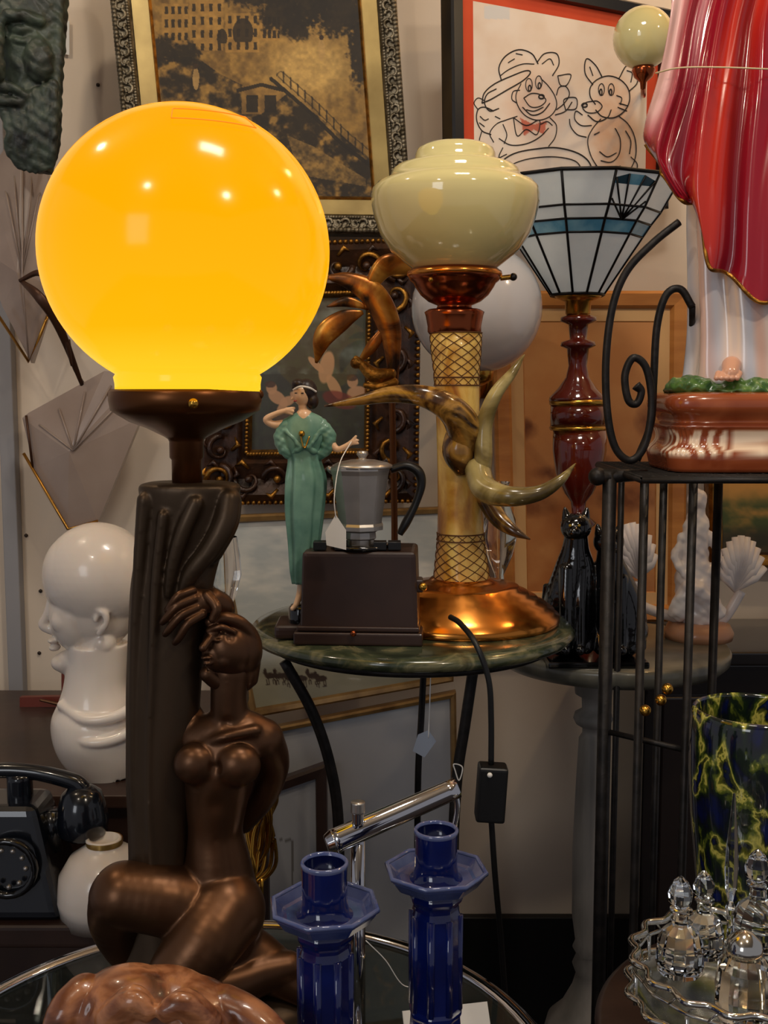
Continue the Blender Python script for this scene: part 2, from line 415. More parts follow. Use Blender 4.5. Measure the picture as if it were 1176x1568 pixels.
hand=[('e',(310,920,-28),(28,18,14),-18),('c',[(335,930,-8,17),(322,918,-20,17)]),('c',[(318,912,-34,9),(332,930,-44,8),(326,948,-44,7)])]
for k,(a,b) in enumerate([((294,904),(254,930)),((298,916),(247,949)),((302,930),(251,967)),((310,940),(266,980))]):
    hand.append(('c',[(a[0],a[1],-38,7.8),((a[0]+b[0])/2,(a[1]+b[1])/2-5,-48,7),(b[0]+8,b[1]-3,-46,6.3),(b[0]+2,b[1]+4,-38,5.3)]))
objs.append(sculpt(Dl,hand,BRONZE,1.3,4))
objs.append(sculpt(Dl,[('e',(300,1562,0),(190,22,110)),('e',(230,1540,20),(110,40,80)),('e',(380,1545,10),(100,30,70)),('e',(180,1530,10),(60,40,50))],BRONZE_D,4,8,noise=(3,40)))
join('bronze_figure_lamp',objs)
# ---------------------------------------------------------------- glass table
TZ=.69; tc=Vector((-.155,1.0)); TR=.325
n=96
ring=[Vector((tc.x+TR*math.cos(2*math.pi*i/n),tc.y+TR*math.sin(2*math.pi*i/n),TZ-.008)) for i in range(n)]
bm=bmesh.new(); bmesh.ops.create_cone(bm,cap_ends=True,segments=96,radius1=TR-.006,radius2=TR-.006,depth=.01,matrix=Matrix.Translation((tc.x,tc.y,TZ-.008)))
me=bpy.data.meshes.new('g'); bm.to_mesh(me); bm.free(); og=bpy.data.objects.new('g',me); sc.collection.objects.link(og); me.materials.append(GTABLE)
obj=[sweep(ring,[.010]*n,CHROME,12,True),og]
for i in range(4):
    a=math.pi/4+i*math.pi/2; p=Vector((tc.x+TR*math.cos(a),tc.y+TR*math.sin(a),0))
    obj.append(sweep([p,p+Vector((0,0,TZ-.01))],[.009]*2,CHROME,12))
obj.append(sweep([Vector((r.x,r.y,.22)) for r in ring],[.007]*n,CHROME,10,True))
bm=bmesh.new(); bmesh.ops.create_cone(bm,cap_ends=True,segments=96,radius1=TR-.004,radius2=TR-.004,depth=.012,matrix=Matrix.Translation((tc.x,tc.y,.22)))
me=bpy.data.meshes.new('g'); bm.to_mesh(me); bm.free(); og=bpy.data.objects.new('g',me); sc.collection.objects.link(og); me.materials.append(WOOD_D); obj.append(og)
join('glass_side_table',obj)
# ---------------------------------------------------------------- round marble-topped iron table
D2=1.5; T2=at(630,950,D2).z; cx2=at(630,950,D2).x
def wlathe(cx,cy,prof,mat,segs=96,flat=False):
    V=[];Fc=[]
    for r,z in prof:
        for i in range(segs):
            a=2*math.pi*i/segs; V.append((cx+max(r,1e-4)*math.cos(a),cy+max(r,1e-4)*math.sin(a),z))
    for j in range(len(prof)-1):
        for i in range(segs):
            k=(i+1)%segs; Fc.append((j*segs+i,j*segs+k,(j+1)*segs+k,(j+1)*segs+i))
    Fc.append(tuple(range(segs))); Fc.append(tuple(range((len(prof)-1)*segs,len(prof)*segs)))
    return fixn(mk('w',V,Fc,mat,not flat))
obj=[wlathe(cx2,D2,[(r,T2+z) for r,z in [(0,0),(.20,0),(.216,-.003),(.222,-.010),(.216,-.018),(.20,-.020),(0,-.020)]],MARBLE_G)]
obj.append(sweep([Vector((cx2+.19*math.cos(2*math.pi*i/n),D2+.19*math.sin(2*math.pi*i/n),T2-.026)) for i in range(n)],[.005]*n,IRON,8,True))
for pts in ([(435,1012,1.42),(478,1090,1.42),(505,1170,1.42),(518,1260,1.42),(516,1400,1.42),(500,1568,1.42),(480,1760,1.42)],
              [(725,1022,1.38),(712,1110,1.38),(700,1190,1.38),(694,1300,1.38),(694,1450,1.38),(705,1600,1.38),(720,1780,1.38)],
              [(650,1000,1.66),(645,1100,1.62),(640,1200,1.6),(640,1400,1.62),(650,1600,1.66),(650,1690,1.68)]):
    obj.append(tube(pts,8.5 if pts[0][0]!=650 else 5,IRON))
join('round_marble_table',obj)
# ---------------------------------------------------------------- horn lamp
D3=1.5
uf=lambda v:float(np.interp(v,[480,885],[697,707]))
prf=[(46,893),(43,885),(40,860),(37,835),(36,820),(34,780),(33,720),(33,650),(34,600),(35,570),(38,540),(40,510)]
rf=lambda v:float(np.interp(v,[p[1] for p in prf][::-1],[p[0] for p in prf][::-1]))+.4
obj=[lathe(706,D3,[(148,950),(150,946),(149,938),(143,934),(142,930),(132,926),(130,921),(118,917),(116,912),(104,909),(102,904),(90,901),(88,896),(72,894),(60,891),(50,888),(46,884)],COPPER,96)]
obj.append(lathe(700,D3,[(a,b,uf(b)) for a,b in prf],BAMBOO,64))
for v in(510,578,590,816,826,886):
    W=[at(uf(v),v,D3)+Vector((math.cos(t)*rf(v)*mp(v,D3),math.sin(t)*rf(v)*mp(v,D3),0)) for t in np.linspace(0,2*math.pi,33)[:-1]]
    obj.append(sweep(W,[.0010]*32,BROWNL,6,True))
obj+=helix_band(uf,rf,512,578,D3,.42,11,.0006,BROWNL)+helix_band(uf,rf,828,884,D3,.36,11,.0006,BROWNL)+helix_band(uf,rf,816,826,D3,.06,14,.0005,BROWNL)+helix_band(uf,rf,579,590,D3,.06,14,.0005,BROWNL)
obj.append(lathe(696,D3,[(38,512),(41,508),(41,500),(44,484),(46,478),(40,474),(28,473),(26,468),(40,462),(52,452),(60,440),(63,434),(68,430),(71,424),(71,416),(66,412),(58,412)],COPPER_D,64))
obj.append(lathe(696,D3,[(71,424),(73,421),(72,416),(64,413)],COPPER,64))
obj.append(tube([(766,426,D3),(782,424,D3)],4,BRASS)); obj.append(pball(786,424,D3,6,BLACKM)); obj.append(pball(660,428,D3-.055,4,BRASS))
obj.append(lathe(697,D3,[(56,417),(66,410),(76,402),(98,384),(114,360),(123,335),(128,315),(129,300),(127,290),(120,282),(108,277),(101,272),(99,268),(97,262),(90,256),(78,252),(66,249),(62,245),(61,236),(58,229),(48,223),(30,220),(1,219)],CELADON,96))
obj.append(tube([(715,690,1.48),(712,660,1.46),(692,628,1.43),(650,607,1.42),(600,604,1.43),(550,613,1.44),(497,622,1.45)],[28,28,23,17,13,8,1.5],HORN,segs=20))
obj.append(tube([(730,715,1.46),(742,748,1.43),(780,760,1.40),(825,755,1.40),(858,735,1.40),(881,710,1.41)],[20,20,16,12,8,1],HORN_L,segs=20))
obj.append(tube([(738,740,1.46),(740,700,1.45),(742,650,1.45),(758,605,1.44),(785,570,1.44),(803,543,1.45)],[12,14,13,11,7,1],HORN_L,segs=20))
obj.append(tube([(735,745,1.49),(760,790,1.47),(785,812,1.45),(812,826,1.44)],[16,14,9,1],HORN,segs=20))
obj.append(tube([(707,640,1.47),(703,690,1.465),(710,725,1.468)],[16,26,12],HORN,segs=20))
join('horn_table_lamp',obj)
obj=[tube([(690,945,1.335),(705,955,1.31),(728,985,1.265),(748,1040,1.255),(752,1100,1.255),(752,1170,1.255)],4.5,BLACKM),
 tube([(752,1250,1.255),(758,1340,1.26),(768,1450,1.3),(775,1560,1.33),(780,1700,1.36)],4.5,BLACKM)]
q=at(752,1213,1.255); obj.append(box(q.x,q.y,q.z,.034,.028,.066,BLACKM,bev=.004,ry=.06)); q=at(750,1187,1.238); obj.append(ball(q,.003,TAG))
join('lamp_cord_switch',obj)
obj=[tube([(500,424,1.66),(535,430,1.66),(572,452,1.66),(596,500,1.66),(602,560,1.66),(600,625,1.66)],[3,13,20,18,10,5],LEAFG,flatn=.45,segs=16),
 tube([(644,424,1.68),(620,408,1.67),(590,408,1.66),(568,440,1.66),(562,475,1.66)],[2,13,17,10,4],LEAFG,flatn=.4,segs=16),
 tube([(484,556,1.67),(496,515,1.66),(525,490,1.66),(556,478,1.66)],[2,16,15,3],LEAFG,flatn=.35,segs=16),
 tube([(500,470,1.66),(530,462,1.66),(560,470,1.66)],[1,8,4],LEAFG,flatn=.4,segs=12),
 tube([(545,560,1.67),(570,530,1.66),(590,500,1.66)],[1,9,4],LEAFG,flatn=.4,segs=12),
 tube([(600,600,1.66),(602,700,1.66),(604,800,1.66),(604,928,1.66)],[5,5,5,6],BROWNM),
 lathe(604,1.66,[(30,vz(T2,1.66)),(28,vz(T2,1.66)-8),(12,vz(T2,1.66)-14),(6,900)],BROWNM),
 sculpt(1.64,[('c',[(545,548,0,4),(556,560,0,8),(575,575,0,12),(598,572,0,9)]),('e',(545,556,0),(9,9,8)),('c',[(560,590,0,5),(585,592,0,7),(605,585,0,6)]),('c',[(575,585,0,7),(590,600,4,5),(602,604,10,5)])],GOLD,1.5,3)]
join('gilded_palm_leaf_figure',obj)
# ---------------------------------------------------------------- box + moka pot
Db=1.40; zb=T2
q=at(553,950,Db)
obj=[box(q.x,Db,zb+.008,.160,.110,.016,WOOD_D,rz=-.06,bev=.003),box(q.x+.001,Db,zb+.012+.052,.148,.096,.104,WOOD_D,rz=-.06,bev=.006,taper=.95)]
obj.append(box(q.x,Db-.001,zb+.02,.152,.102,.006,WOOD_D,rz=-.06,bev=.002))
obj.append(pball(541,970,Db-.060,5,COPPER_D))
p=at(637,895,Db-.03); obj.append(box(p.x+.002,p.y,p.z,.014,.03,.016,WOOD_D)); obj.append(ball(p+Vector((.008,-.016,0)),.0055,BRASS))
p=at(446,945,Db+.01); obj.append(box(p.x,p.y,zb+.01,.038,.07,.018,WOOD_D,bev=.006))
join('wooden_grinder_box',obj)
Dm=1.39; zt=zb+.1175; vb=vz(zt,Dm)
obj=[lathe(552,Dm,[(46,vb),(46,vb-4),(40,vb-6),(20,vb-6)],BLACK,48),
 lathe(552,Dm,[(22,vb-5),(22,vb-12),(25,vb-14),(24,814),(30,810),(36,810),(36,804),(34,800),(39,765),(45,726),(47,719),(47,715),(42,713)],STEEL,10,True,rot=.3),
 lathe(555,Dm,[(47,716),(46,712),(38,708),(20,704),(6,703),(6,700),(9,696),(8,691),(1,690)],STEEL,40)]
obj.append(tube([(598,719,Dm),(622,713,Dm),(640,722,Dm),(645,742,Dm),(636,772,Dm),(622,800,Dm),(612,818,Dm)],[6,7,8,7,6,7,5],BLACKM,flatn=1.6,segs=12))
obj.append(tube([(514,724,Dm),(505,718,Dm),(502,714,Dm)],[6,5,2],STEEL))
for uu in(490,522,582,604):
    p=at(uu,vb-8,Dm-.02); obj.append(box(p.x,p.y,zt+.005,.016,.02,.010,BLACKM,bev=.001))
join('moka_pot',obj)
obj=[tube([(538,676,1.365),(520,710,1.33),(512,760,1.31),(514,792,1.31)],.8,TAG),prism([(498,815),(514,788),(530,812),(530,842),(500,835)],1.31,.0006,TAG)]; join('price_tag',obj)
# ---------------------------------------------------------------- dancer figurine
De=1.40
dress=[(461,893,14,13,.12,9,0),(462,870,18,17,.15,9,.2),(465,830,23,20,.16,9,.4),(466,780,28,24,.16,9,.5),(468,735,30,24,.13,9,.6),(466,705,25,19,.09,9,.8),(464,690,28,19,.06,9,1.0),(465,672,34,21,.05,9,1.1),(465,655,36,19,.03,9,1.2),(466,640,28,15,.02,9,1.3),(466,631,12,10,0,9,1.3)]
obj=[loft(De,dress,TEAL)]
obj.append(sculpt(De,[('c',[(442,652,0,13),(432,668,-2,13),(436,688,-4,10),(448,698,-4,8)]),('c',[(492,654,0,13),(502,668,-2,13),(498,688,-4,10),(486,698,-4,8)]),('c',[(450,692,-14,5),(466,684,-20,4.5),(482,692,-14,5)]),('c',[(440,660,-12,5),(458,682,-20,3.5)]),('c',[(490,660,-12,5),(474,682,-20,3.5)])],TEAL,1.3,3,noise=(.8,5)))
obj.append(sculpt(De,[('e',(462,604,0),(14,18,15),10),('c',[(463,622,0,6.5),(466,640,0,7.5)]),('c',[(466,640,0,15),(466,652,0,17)]),('c',[(451,606,-4,2),(447,611,-4,2)]),
  ('c',[(436,650,0,8),(418,650,-3,6),(408,642,-5,5.5),(424,633,-8,4.5),(440,628,-9,4)]),
  ('c',[(440,628,-9,4.5),(450,625,-9,2.5)]),('c',[(438,630,-9,4),(447,634,-10,2.2)]),('c',[(440,628,-9,4),(449,630,-11,2)]),
  ('c',[(500,664,0,8),(510,682,-5,6),(518,688,-8,5),(530,683,-10,4.5),(540,676,-10,4)]),
  ('c',[(538,678,-10,4),(545,668,-10,2)]),('c',[(538,678,-10,4),(548,674,-10,2)]),('c',[(538,678,-10,4),(548,679,-10,2)]),('c',[(464,690,-6,5),(464,700,-4,5)])],SKIN,1.0,2,dents=[(454,602,-12,3,1.2),(464,602,-13,3,1.2)]))
obj.append(sculpt(De,[('e',(469,599,4),(17,19,17)),('e',(478,614,2),(10,13,12)),('e',(457,588,0),(11,8,13)),('e',(451,594,2),(5,8,8))],HAIR,1.2,3))
obj.append(tube([(449,597,De-.006),(460,592,De-.014),(474,594,De-.014),(484,600,De-.004)],1.6,TAG)); obj.append(pball(462,664,De-.02,5,BRASS))
obj.append(tube([(460,666,De-.02),(466,686,De-.021),(474,668,De-.018)],1.2,BRASS))
LIP=M('lip_red',(150,50,40),.4); EYE=M('eye_dark',(40,26,22),.4)
obj+=[pball(452,614,De-.011,2.0,LIP,(1.4,1,.7)),pball(453,602,De-.012,1.4,EYE,(1.6,1,.7)),pball(463,602,De-.0125,1.4,EYE,(1.6,1,.7))]
obj.append(sculpt(De,[('c',[(462,888,0,7),(460,905,0,6),(454,925,-10,5),(448,932,-20,4)]),('c',[(466,888,4,7),(468,920,6,5),(462,932,-6,4)])],SKIN,1.3,3))
obj.append(lathe(462,De,[(20,vz(T2,De)),(20,930),(16,925),(1,924)],BLACK,40))
join('dancer_figurine',obj)
# ---------------------------------------------------------------- white globe sconce, chimney
join('globe_wall_sconce',[lathe(730,1.85,[(100*math.sin(math.pi*i/24*.93),472-100*math.cos(math.pi*i/24*.93)) for i in range(25)],M('opal_white',(206,202,202),.14,0,coat=.6),64),
 lathe(730,1.85,[(24,562),(26,568),(24,582),(10,590),(1,592)],BRASS,32),
 tube([(730,588,1.85),(730,610,1.95),(730,600,2.15),(730,590,2.26)],6,BRASS),lathe(730,2.25,[(20,565),(24,585),(20,610)],BRASS,24)])
join('glass_chimney',[lathe(765,1.665,[(18,vz(T2,1.665)),(20,vz(T2,1.665)-8),(8,900),(7,880),(20,850),(26,825),(24,795),(14,770),(12,745),(15,738)],GLASS,32,close=False)])
# ---------------------------------------------------------------- tiffany lamp
Dt=1.86
TG=M('opal_panel',(205,208,206),.15,0,(226,228,222),12,coat=.4,emis=(205,215,215),est=.10)
TB=M('blue_panel',(70,128,156),.15,0,(130,176,190),30,coat=.4,emis=(90,150,180),est=.06)
TN=M('teal_panel',(30,66,84),.15,0,coat=.4)
LEAD=M('lead_came',(26,24,24),.4,.6)
tp=[(40,452),(96,368),(108,350),(122,332),(148,286)]
ns=12; obj=[]; ms=[TG,TB,TG,TG]
def tpt(j,i):
    hw,v=tp[j]; q=at(885,v,Dt); q.x=at(885,400,Dt).x; a=2*math.pi*(i+.35)/ns; r=hw*mp(v,Dt); return q+Vector((math.cos(a)*r,math.sin(a)*r,0))
for j in range(4):
    V=[tpt(j,i) for i in range(ns)]+[tpt(j+1,i) for i in range(ns)]
    obj.append(mk('tf',V,[(i,(i+1)%ns,ns+(i+1)%ns,ns+i) for i in range(ns)],ms[j],False))
for i in range(ns): obj.append(sweep([tpt(j,i) for j in range(5)],[.0022]*5,LEAD,6))
for j in range(5): obj.append(sweep([tpt(j,i) for i in range(ns)],[.003 if j in(0,4) else .002]*ns,LEAD,6,True))
for i0 in (1,5,9):
    a,b=tpt(2,i0),tpt(2,i0+1); c=(a+b)/2; tl,tr=tpt(4,i0),tpt(4,i0+1); nrm=(b-a).cross(tl-a).normalized()
    ctr=Vector((at(885,400,Dt).x,Dt,c.z))
    if nrm.dot(c-ctr)<0: nrm=-nrm
    ends=[a.lerp(tl,.45),a.lerp(tl,.9),tl.lerp(tr,.3),tl.lerp(tr,.7),b.lerp(tr,.9),b.lerp(tr,.45)]
    for k,e in enumerate(ends):
        e=c.lerp(e,.92); obj.append(sweep([c+nrm*.002,e+nrm*.002],[.0016]*2,LEAD,6))
        if k<len(ends)-1:
            e2=c.lerp(ends[k+1],.92); obj.append(mk('fan',[c+nrm*.001,e+nrm*.001,e2+nrm*.001],[(0,1,2)],[TB,TN,TB,TN,TB][k],False))
zt2=at(945,985,1.78).z; vt=vz(zt2,Dt)
obj+=[lathe(885,Dt,[(40,452),(30,458),(20,462),(19,480),(16,484)],BRASS,32),
 lathe(885,Dt,[(16,482),(27,486),(28,492),(15,497),(13,520),(26,524),(27,530),(17,534),(14,560),(18,578),(30,595),(42,608),(43,614)],WOOD_R,48),
 lathe(885,Dt,[(43,612),(44,616),(43,620)],BRASS,48),lathe(885,Dt,[(42,620),(42,652)],WOOD_R,48),lathe(885,Dt,[(42,652),(44,655),(42,659)],BRASS,48),
 lathe(885,Dt,[(41,659),(41,690),(36,725),(22,755),(12,768),(10,785),(28,800),(14,815),(12,850),(30,880),(60,930),(64,vt-8),(64,vt)],WOOD_R,48),
 tube([(885,460,Dt),(885,400,Dt)],5,BRASS)]
join('stained_glass_uplighter_lamp',obj)
# ---------------------------------------------------------------- stone-topped pedestal
cxp=at(935,985,1.78).x; rp=.19
obj=[wlathe(cxp,1.78,[(0,zt2),(rp-.004,zt2),(rp,zt2-.006),(rp-.002,zt2-.02),(rp-.012,zt2-.03),(0,zt2-.03)],STONE)]
obj.append(lathe(905,1.72,[(44,1028),(44,1040),(30,1044),(28,1062),(18,1068),(17,1085),(28,1092),(30,1100),(26,1108),(16,1114),(16,1122),(21,1130),(24,1200),(27,1300),(26,1400),(20,1440),(24,1450),(18,1460),(24,1475),(18,1490),(24,1510),(40,1540),(60,1560),(70,1600),(70,vz(0,1.72))],GREY_WOOD,40,uref=1250))
join('baluster_pedestal_table',obj)
# ---------------------------------------------------------------- black cats
Dc=1.66; vb=vz(zt2+.009,Dc)
def cat(u,flip,k,lean):
    s=-1 if flip else 1
    hx=u+lean; y=lambda d:vb-d*k
    return [('c',[(u-6*s,y(30),0,40),(u-6*s,y(60),0,42),(u+lean*.4,y(100),-2,33),(u+lean*.8,y(128),-6,22),(hx,y(146),-8,18)]),
       ('e',(hx,y(158),-10),(24,22,22)),('e',(hx-3*s,y(152),-29),(11,9,10)),
       ('c',[(hx-13,y(168),-8,9),(hx-16,y(177),-6,5),(hx-17,y(182),-6,2)]),('c',[(hx+13,y(168),-8,9),(hx+16,y(177),-6,5),(hx+17,y(182),-6,2)]),
       ('c',[(u-10*s,y(105),-22,12),(u-12*s,y(60),-34,10),(u-12*s,y(12),-36,9),(u-12*s,y(6),-44,8)]),
       ('c',[(u+12*s,y(105),-22,12),(u+10*s,y(60),-34,10),(u+10*s,y(12),-36,9),(u+10*s,y(6),-44,8)]),
       ('c',[(u-28*s,y(34),-4,25),(u-24*s,y(10),-24,12)]),('c',[(u+18*s,y(28),-4,22),(u+20*s,y(10),-22,11)]),
       ('c',[(u-42*s,y(12),6,8),(u-45*s,y(50),4,6),(u-42*s,y(85),2,5)])]
obj=[sculpt(Dc,cat(878,False,1.24,4)+cat(940,True,1.10,-8),BLACK,1.4,3)]
GE=M('cat_eye',(150,120,30),.2)
for hx,k in((882,1.24),(932,1.10)):
    for d in(-9,5): obj.append(pball(hx+d,vb-160*k,Dc-.030,2.4,GE))
q=at(908,vb,Dc); obj.append(box(q.x,Dc,zt2+.005,.15,.10,.010,BLACK)); join('black_cat_sculpture',obj)
Dw=1.82; vb2=vz(zt2,Dw)
obj=[lathe(1070,Dw,[(50,vb2),(52,vb2-10),(46,vb2-22),(36,vb2-26)],M('tan_base',(180,130,96),.4,coat=.3),48)]
obj.append(sculpt(Dw,[('c',[(1070,935,0,34),(1064,890,0,30),(1062,850,0,22),(1066,810,0,20),(1068,785,0,13)]),('e',(1068,765,0),(15,19,15)),('c',[(1085,820,0,8),(1100,850,-8,7),(1085,880,-20,6)]),('c',[(1048,820,0,8),(1034,855,-8,7),(1048,880,-20,6)]),('c',[(1040,935,-20,16),(1060,900,-30,14),(1095,935,-20,16)])],WHITEC,1.8,3,noise=(1.5,8)))
for cx,cy,s in((968,845,1),(1135,865,-1)):
    c=at(cx+10*s,cy+40,Dw)
    for i in range(11):
        a=math.radians(20+14*i); e=at(cx+math.cos(a)*38,cy+30-math.sin(a)*75,Dw-.01)
        obj.append(sweep([c,c.lerp(e,.6)+Vector((0,-.01,0)),e],[.003,.008,.006],WHITEC,8))
obj+=[tube([(976,890,Dw),(980,925,Dw),(1040,948,Dw)],8,WHITEC),tube([(1135,905,Dw),(1110,945,Dw),(1090,948,Dw)],8,WHITEC)]
join('white_shell_figurine',obj)
xa=at(965,1100,2.08).x
CABD=M('cabinet_black',(26,22,22),.12,coat=.6)
obj=[wbox(xa+.40,2.10,.05,.86,.80,.26,CABD),wbox(xa+.40,2.10,.86,.885,.83,.30,CABD,.004),wbox(xa+.40,2.10,0,.05,.74,.22,BLACKM)]
for k in range(3): obj.append(wbox(xa+.14+.26*k,1.966,.12,.80,.22,.012,M('cabinet_door_%d'%k,(36,28,26),.08,coat=.8),.004))
for k in range(3): obj.append(ball(Vector((xa+.23+.26*k,1.952,.48)),.010,BRASS))
join('dark_display_cabinet',obj)
# ---------------------------------------------------------------- plant stand
zs=1.246; X0,X1,Y0,Y1=.312,.62,1.34,1.62
obj=[]
for i in range(20):
    x=X0+(X1-X0)*i/19; obj.append(sweep([Vector((x,Y0,zs)),Vector((x,Y1,zs))],[.0022]*2,IRON,6))
for i in range(18):
    y=Y0+(Y1-Y0)*i/17; obj.append(sweep([Vector((X0,y,zs)),Vector((X1,y,zs))],[.0022]*2,IRON,6))
fr=[Vector((X0,Y0,zs-.003)),Vector((X1,Y0,zs-.003)),Vector((X1,Y1,zs-.003)),Vector((X0,Y1,zs-.003))]
for i in range(4): obj.append(sweep([fr[i],fr[(i+1)%4]],[.004]*2,IRON,8))
for u,D,r in((930,1.44,11),(983,1.36,7),(1012,1.40,6),(1057,1.36,7),(1095,1.58,7),(948,1.6,5)):
    q=at(u,900,D); obj.append(sweep([Vector((q.x,D,0)),Vector((q.x,D,zs))],[r*D/F]*2,IRON,10))
q=at(930,900,1.44); obj.append(sweep([Vector((q.x-.014,1.44,zs-.006)),Vector((X0+.03,1.44,zs-.004))],[.010,.007],IRON,10))
obj.append(ball(Vector((q.x-.016,1.44,zs-.006)),.012,IRON))
for z in(.9,.35): obj.append(sweep([Vector((at(930,900,1.44).x,1.44,z)),Vector((at(1057,900,1.36).x,1.36,z))],[.004]*2,IRON,8))
Ds=1.42
obj.append(tube([(1040,340,Ds),(1000,372,Ds),(960,415,Ds),(938,470,Ds),(928,550,Ds),(930,630,Ds),(942,685,Ds),(966,705,Ds),(988,680,Ds),(998,620,Ds),(990,565,Ds),(970,548,Ds),(957,575,Ds),(962,612,Ds),(975,618,Ds),(982,600,Ds),(974,590,Ds)],[6]*14+[6,6,8],IRON,segs=10))
obj.append(tube([(1060,470,1.44),(1042,443,1.44),(1020,452,1.44),(1006,500,1.44),(1001,580,1.44),(996,650,1.44),(975,705,1.44)],6,IRON))
obj.append(tube([(1075,712,1.6),(1060,600,1.6),(1060,470,1.44)],5,IRON))
for u,v in((988,1088),(1012,1072),(1022,1055)): obj.append(pball(u,v,1.34,9,BRASS))
join('wrought_iron_plant_stand',obj)
# ---------------------------------------------------------------- madonna statue
DM=1.47; zpl=zs+.003
cxm=at(1135,650,DM).x
H=lambda v:at(1135,v,DM).z
DR=Mattr('painted_glaze',.2,.55)
def statcol(o,fn):
    me=o.data; n=len(me.vertices); co=np.empty(n*3); me.vertices.foreach_get('co',co); co=co.reshape(-1,3); c=fn(co); setcol(o,np.concatenate([s2l(c),np.ones((n,1))],1))
V=[];Fc=[];n=240
P=[(Vector((.108,.083,zpl))),Vector((.112,.086,H(698))),Vector((.112,.086,H(688))),Vector((.104,.080,H(678))),Vector((.101,.078,H(668))),Vector((.104,.080,H(656))),Vector((.107,.082,H(650))),Vector((.100,.076,H(644))),Vector((.104,.079,H(636))),Vector((.112,.085,H(626))),Vector((.113,.086,H(614))),Vector((.108,.082,H(604))),Vector((.09,.07,H(600)))]
C=crv(P,4)
for c in C:
    for i in range(n):
        a=2*math.pi*i/n; ca,sa=math.cos(a),math.sin(a); e=.32
        rip=1+.006*math.sin(a*40)*(1 if H(692)<c.z<H(652) else 0)
        V.append((cxm+math.copysign(abs(ca)**e,ca)*c.x*rip,DM+math.copysign(abs(sa)**e,sa)*c.y*rip,c.z))
for j in range(len(C)-1):
    for i in range(n):
        k=(i+1)%n; Fc.append((j*n+i,j*n+k,(j+1)*n+k,(j+1)*n+i))
Fc.append(tuple(range(n))); Fc.append(tuple(range((len(C)-1)*n,len(C)*n)))
pl=fixn(mk('plinth',V,Fc,DR))
def plc(co):
    s=co[:,0]*1.0+co[:,1]*1.0; z=co[:,2]
    c=np.tile(np.array([142.,66,34]),(len(co),1)); c=mix(c,(182,100,58),np.clip(fbm(s*60,z*60)*2-.6,0,1)*.8); c=mix(c,(96,40,22),np.clip((H(644)-z)/.004,0,1)*np.clip((z-H(652))/.004,0,1))
    st=np.clip(.55+1.5*np.sin(s*420+1.2*np.sin(z*120)),0,1)*np.clip((z-H(698))/.006,0,1)*np.clip((H(654)-z)/.003,0,1)
    c=mix(c,(244,218,190),st*np.clip(.6+fbm(s*40,z*30),0,1)); return c
statcol(pl,plc); obj=[pl]
obj.append(sculpt(DM,[('e',(1135,598,0),(116,14,84)),('e',(1060,592,-30),(40,16,40)),('e',(1150,590,-40),(50,16,40)),('e',(1210,592,-20),(40,16,50))],M('grass_green',(46,84,38),.3,0,(96,132,62),60,coat=.4),2.5,3,noise=(1.8,6)))
obj.append(sculpt(DM,[('c',[(1120,560,-66,14),(1118,572,-82,12)])]+[('c',[(1100+i*8,572,-82,5),(1097+i*8,579,-92,4)]) for i in range(5)],M('statue_skin',(216,160,130),.3,coat=.4),1.3,1))
dr=loft(DM,[(1138,588,92,68,.05,7,0),(1140,560,88,68,.09,7,.2),(1140,500,82,66,.11,7,.5),(1138,420,80,62,.10,7,.8),(1138,320,82,62,.08,7,1.0),(1140,200,80,56,.06,7,1.2),(1145,60,76,50,.04,7,1.2),(1150,-60,70,46,.02,7,1.2),(1150,-150,62,40,0,7,1.2),(1150,-185,26,24,0,7,1.2),(1150,-215,22,22,0,7,1.2)],DR,n=200)
def dc(co):
    a=np.arctan2(co[:,1]-DM,co[:,0]-cxm); z=co[:,2]
    c=np.tile(np.array([236.,216,204]),(len(co),1)); m=.5+.5*np.sin(a*9+z*8)
    c=mix(c,(196,204,222),np.clip(m*1.4-.6,0,1)*.9); c=mix(c,(222,150,122),np.clip(np.sin(a*6+3+z*10)-.5,0,1)*.8); return c
statcol(dr,dc); obj.append(dr)
rows=[[(1052,-150,-20),(1085,-150,-50),(1130,-150,-60),(1190,-150,-55),(1232,-150,-20),(1252,-150,30)],
 [(1034,-40,-25),(1075,-40,-58),(1125,-40,-70),(1190,-40,-62),(1245,-40,-25),(1265,-40,30)],
 [(1024,40,-28),(1060,40,-62),(1112,40,-74),(1180,40,-70),(1255,40,-30),(1275,40,30)],
 [(1008,120,-30),(1048,130,-66),(1100,130,-80),(1180,130,-76),(1258,130,-32),(1282,130,30)],
 [(992,185,-30),(1032,205,-68),(1094,225,-84),(1175,230,-80),(1262,230,-34),(1288,230,30)],
 [(986,220,-30),(1024,255,-70),(1090,310,-88),(1170,330,-84),(1264,330,-36),(1290,330,30)],
 [(1004,256,-30),(1044,300,-72),(1090,370,-88),(1170,430,-86),(1262,450,-40),(1288,440,30)],
 [(1010,276,-28),(1064,318,-66),(1092,412,-86),(1172,456,-86),(1258,486,-42),(1284,480,30)]]
R=[crv([Vector((a,b,c)) for a,b,c in r],28) for r in rows]; nc=len(R[0]); Cc=[crv([R[j][i] for j in range(len(R))],10) for i in range(nc)]
nr=len(Cc[0]); V=[];cols=[]
def ss(x): x=min(1,max(0,x)); return x*x*(3-2*x)
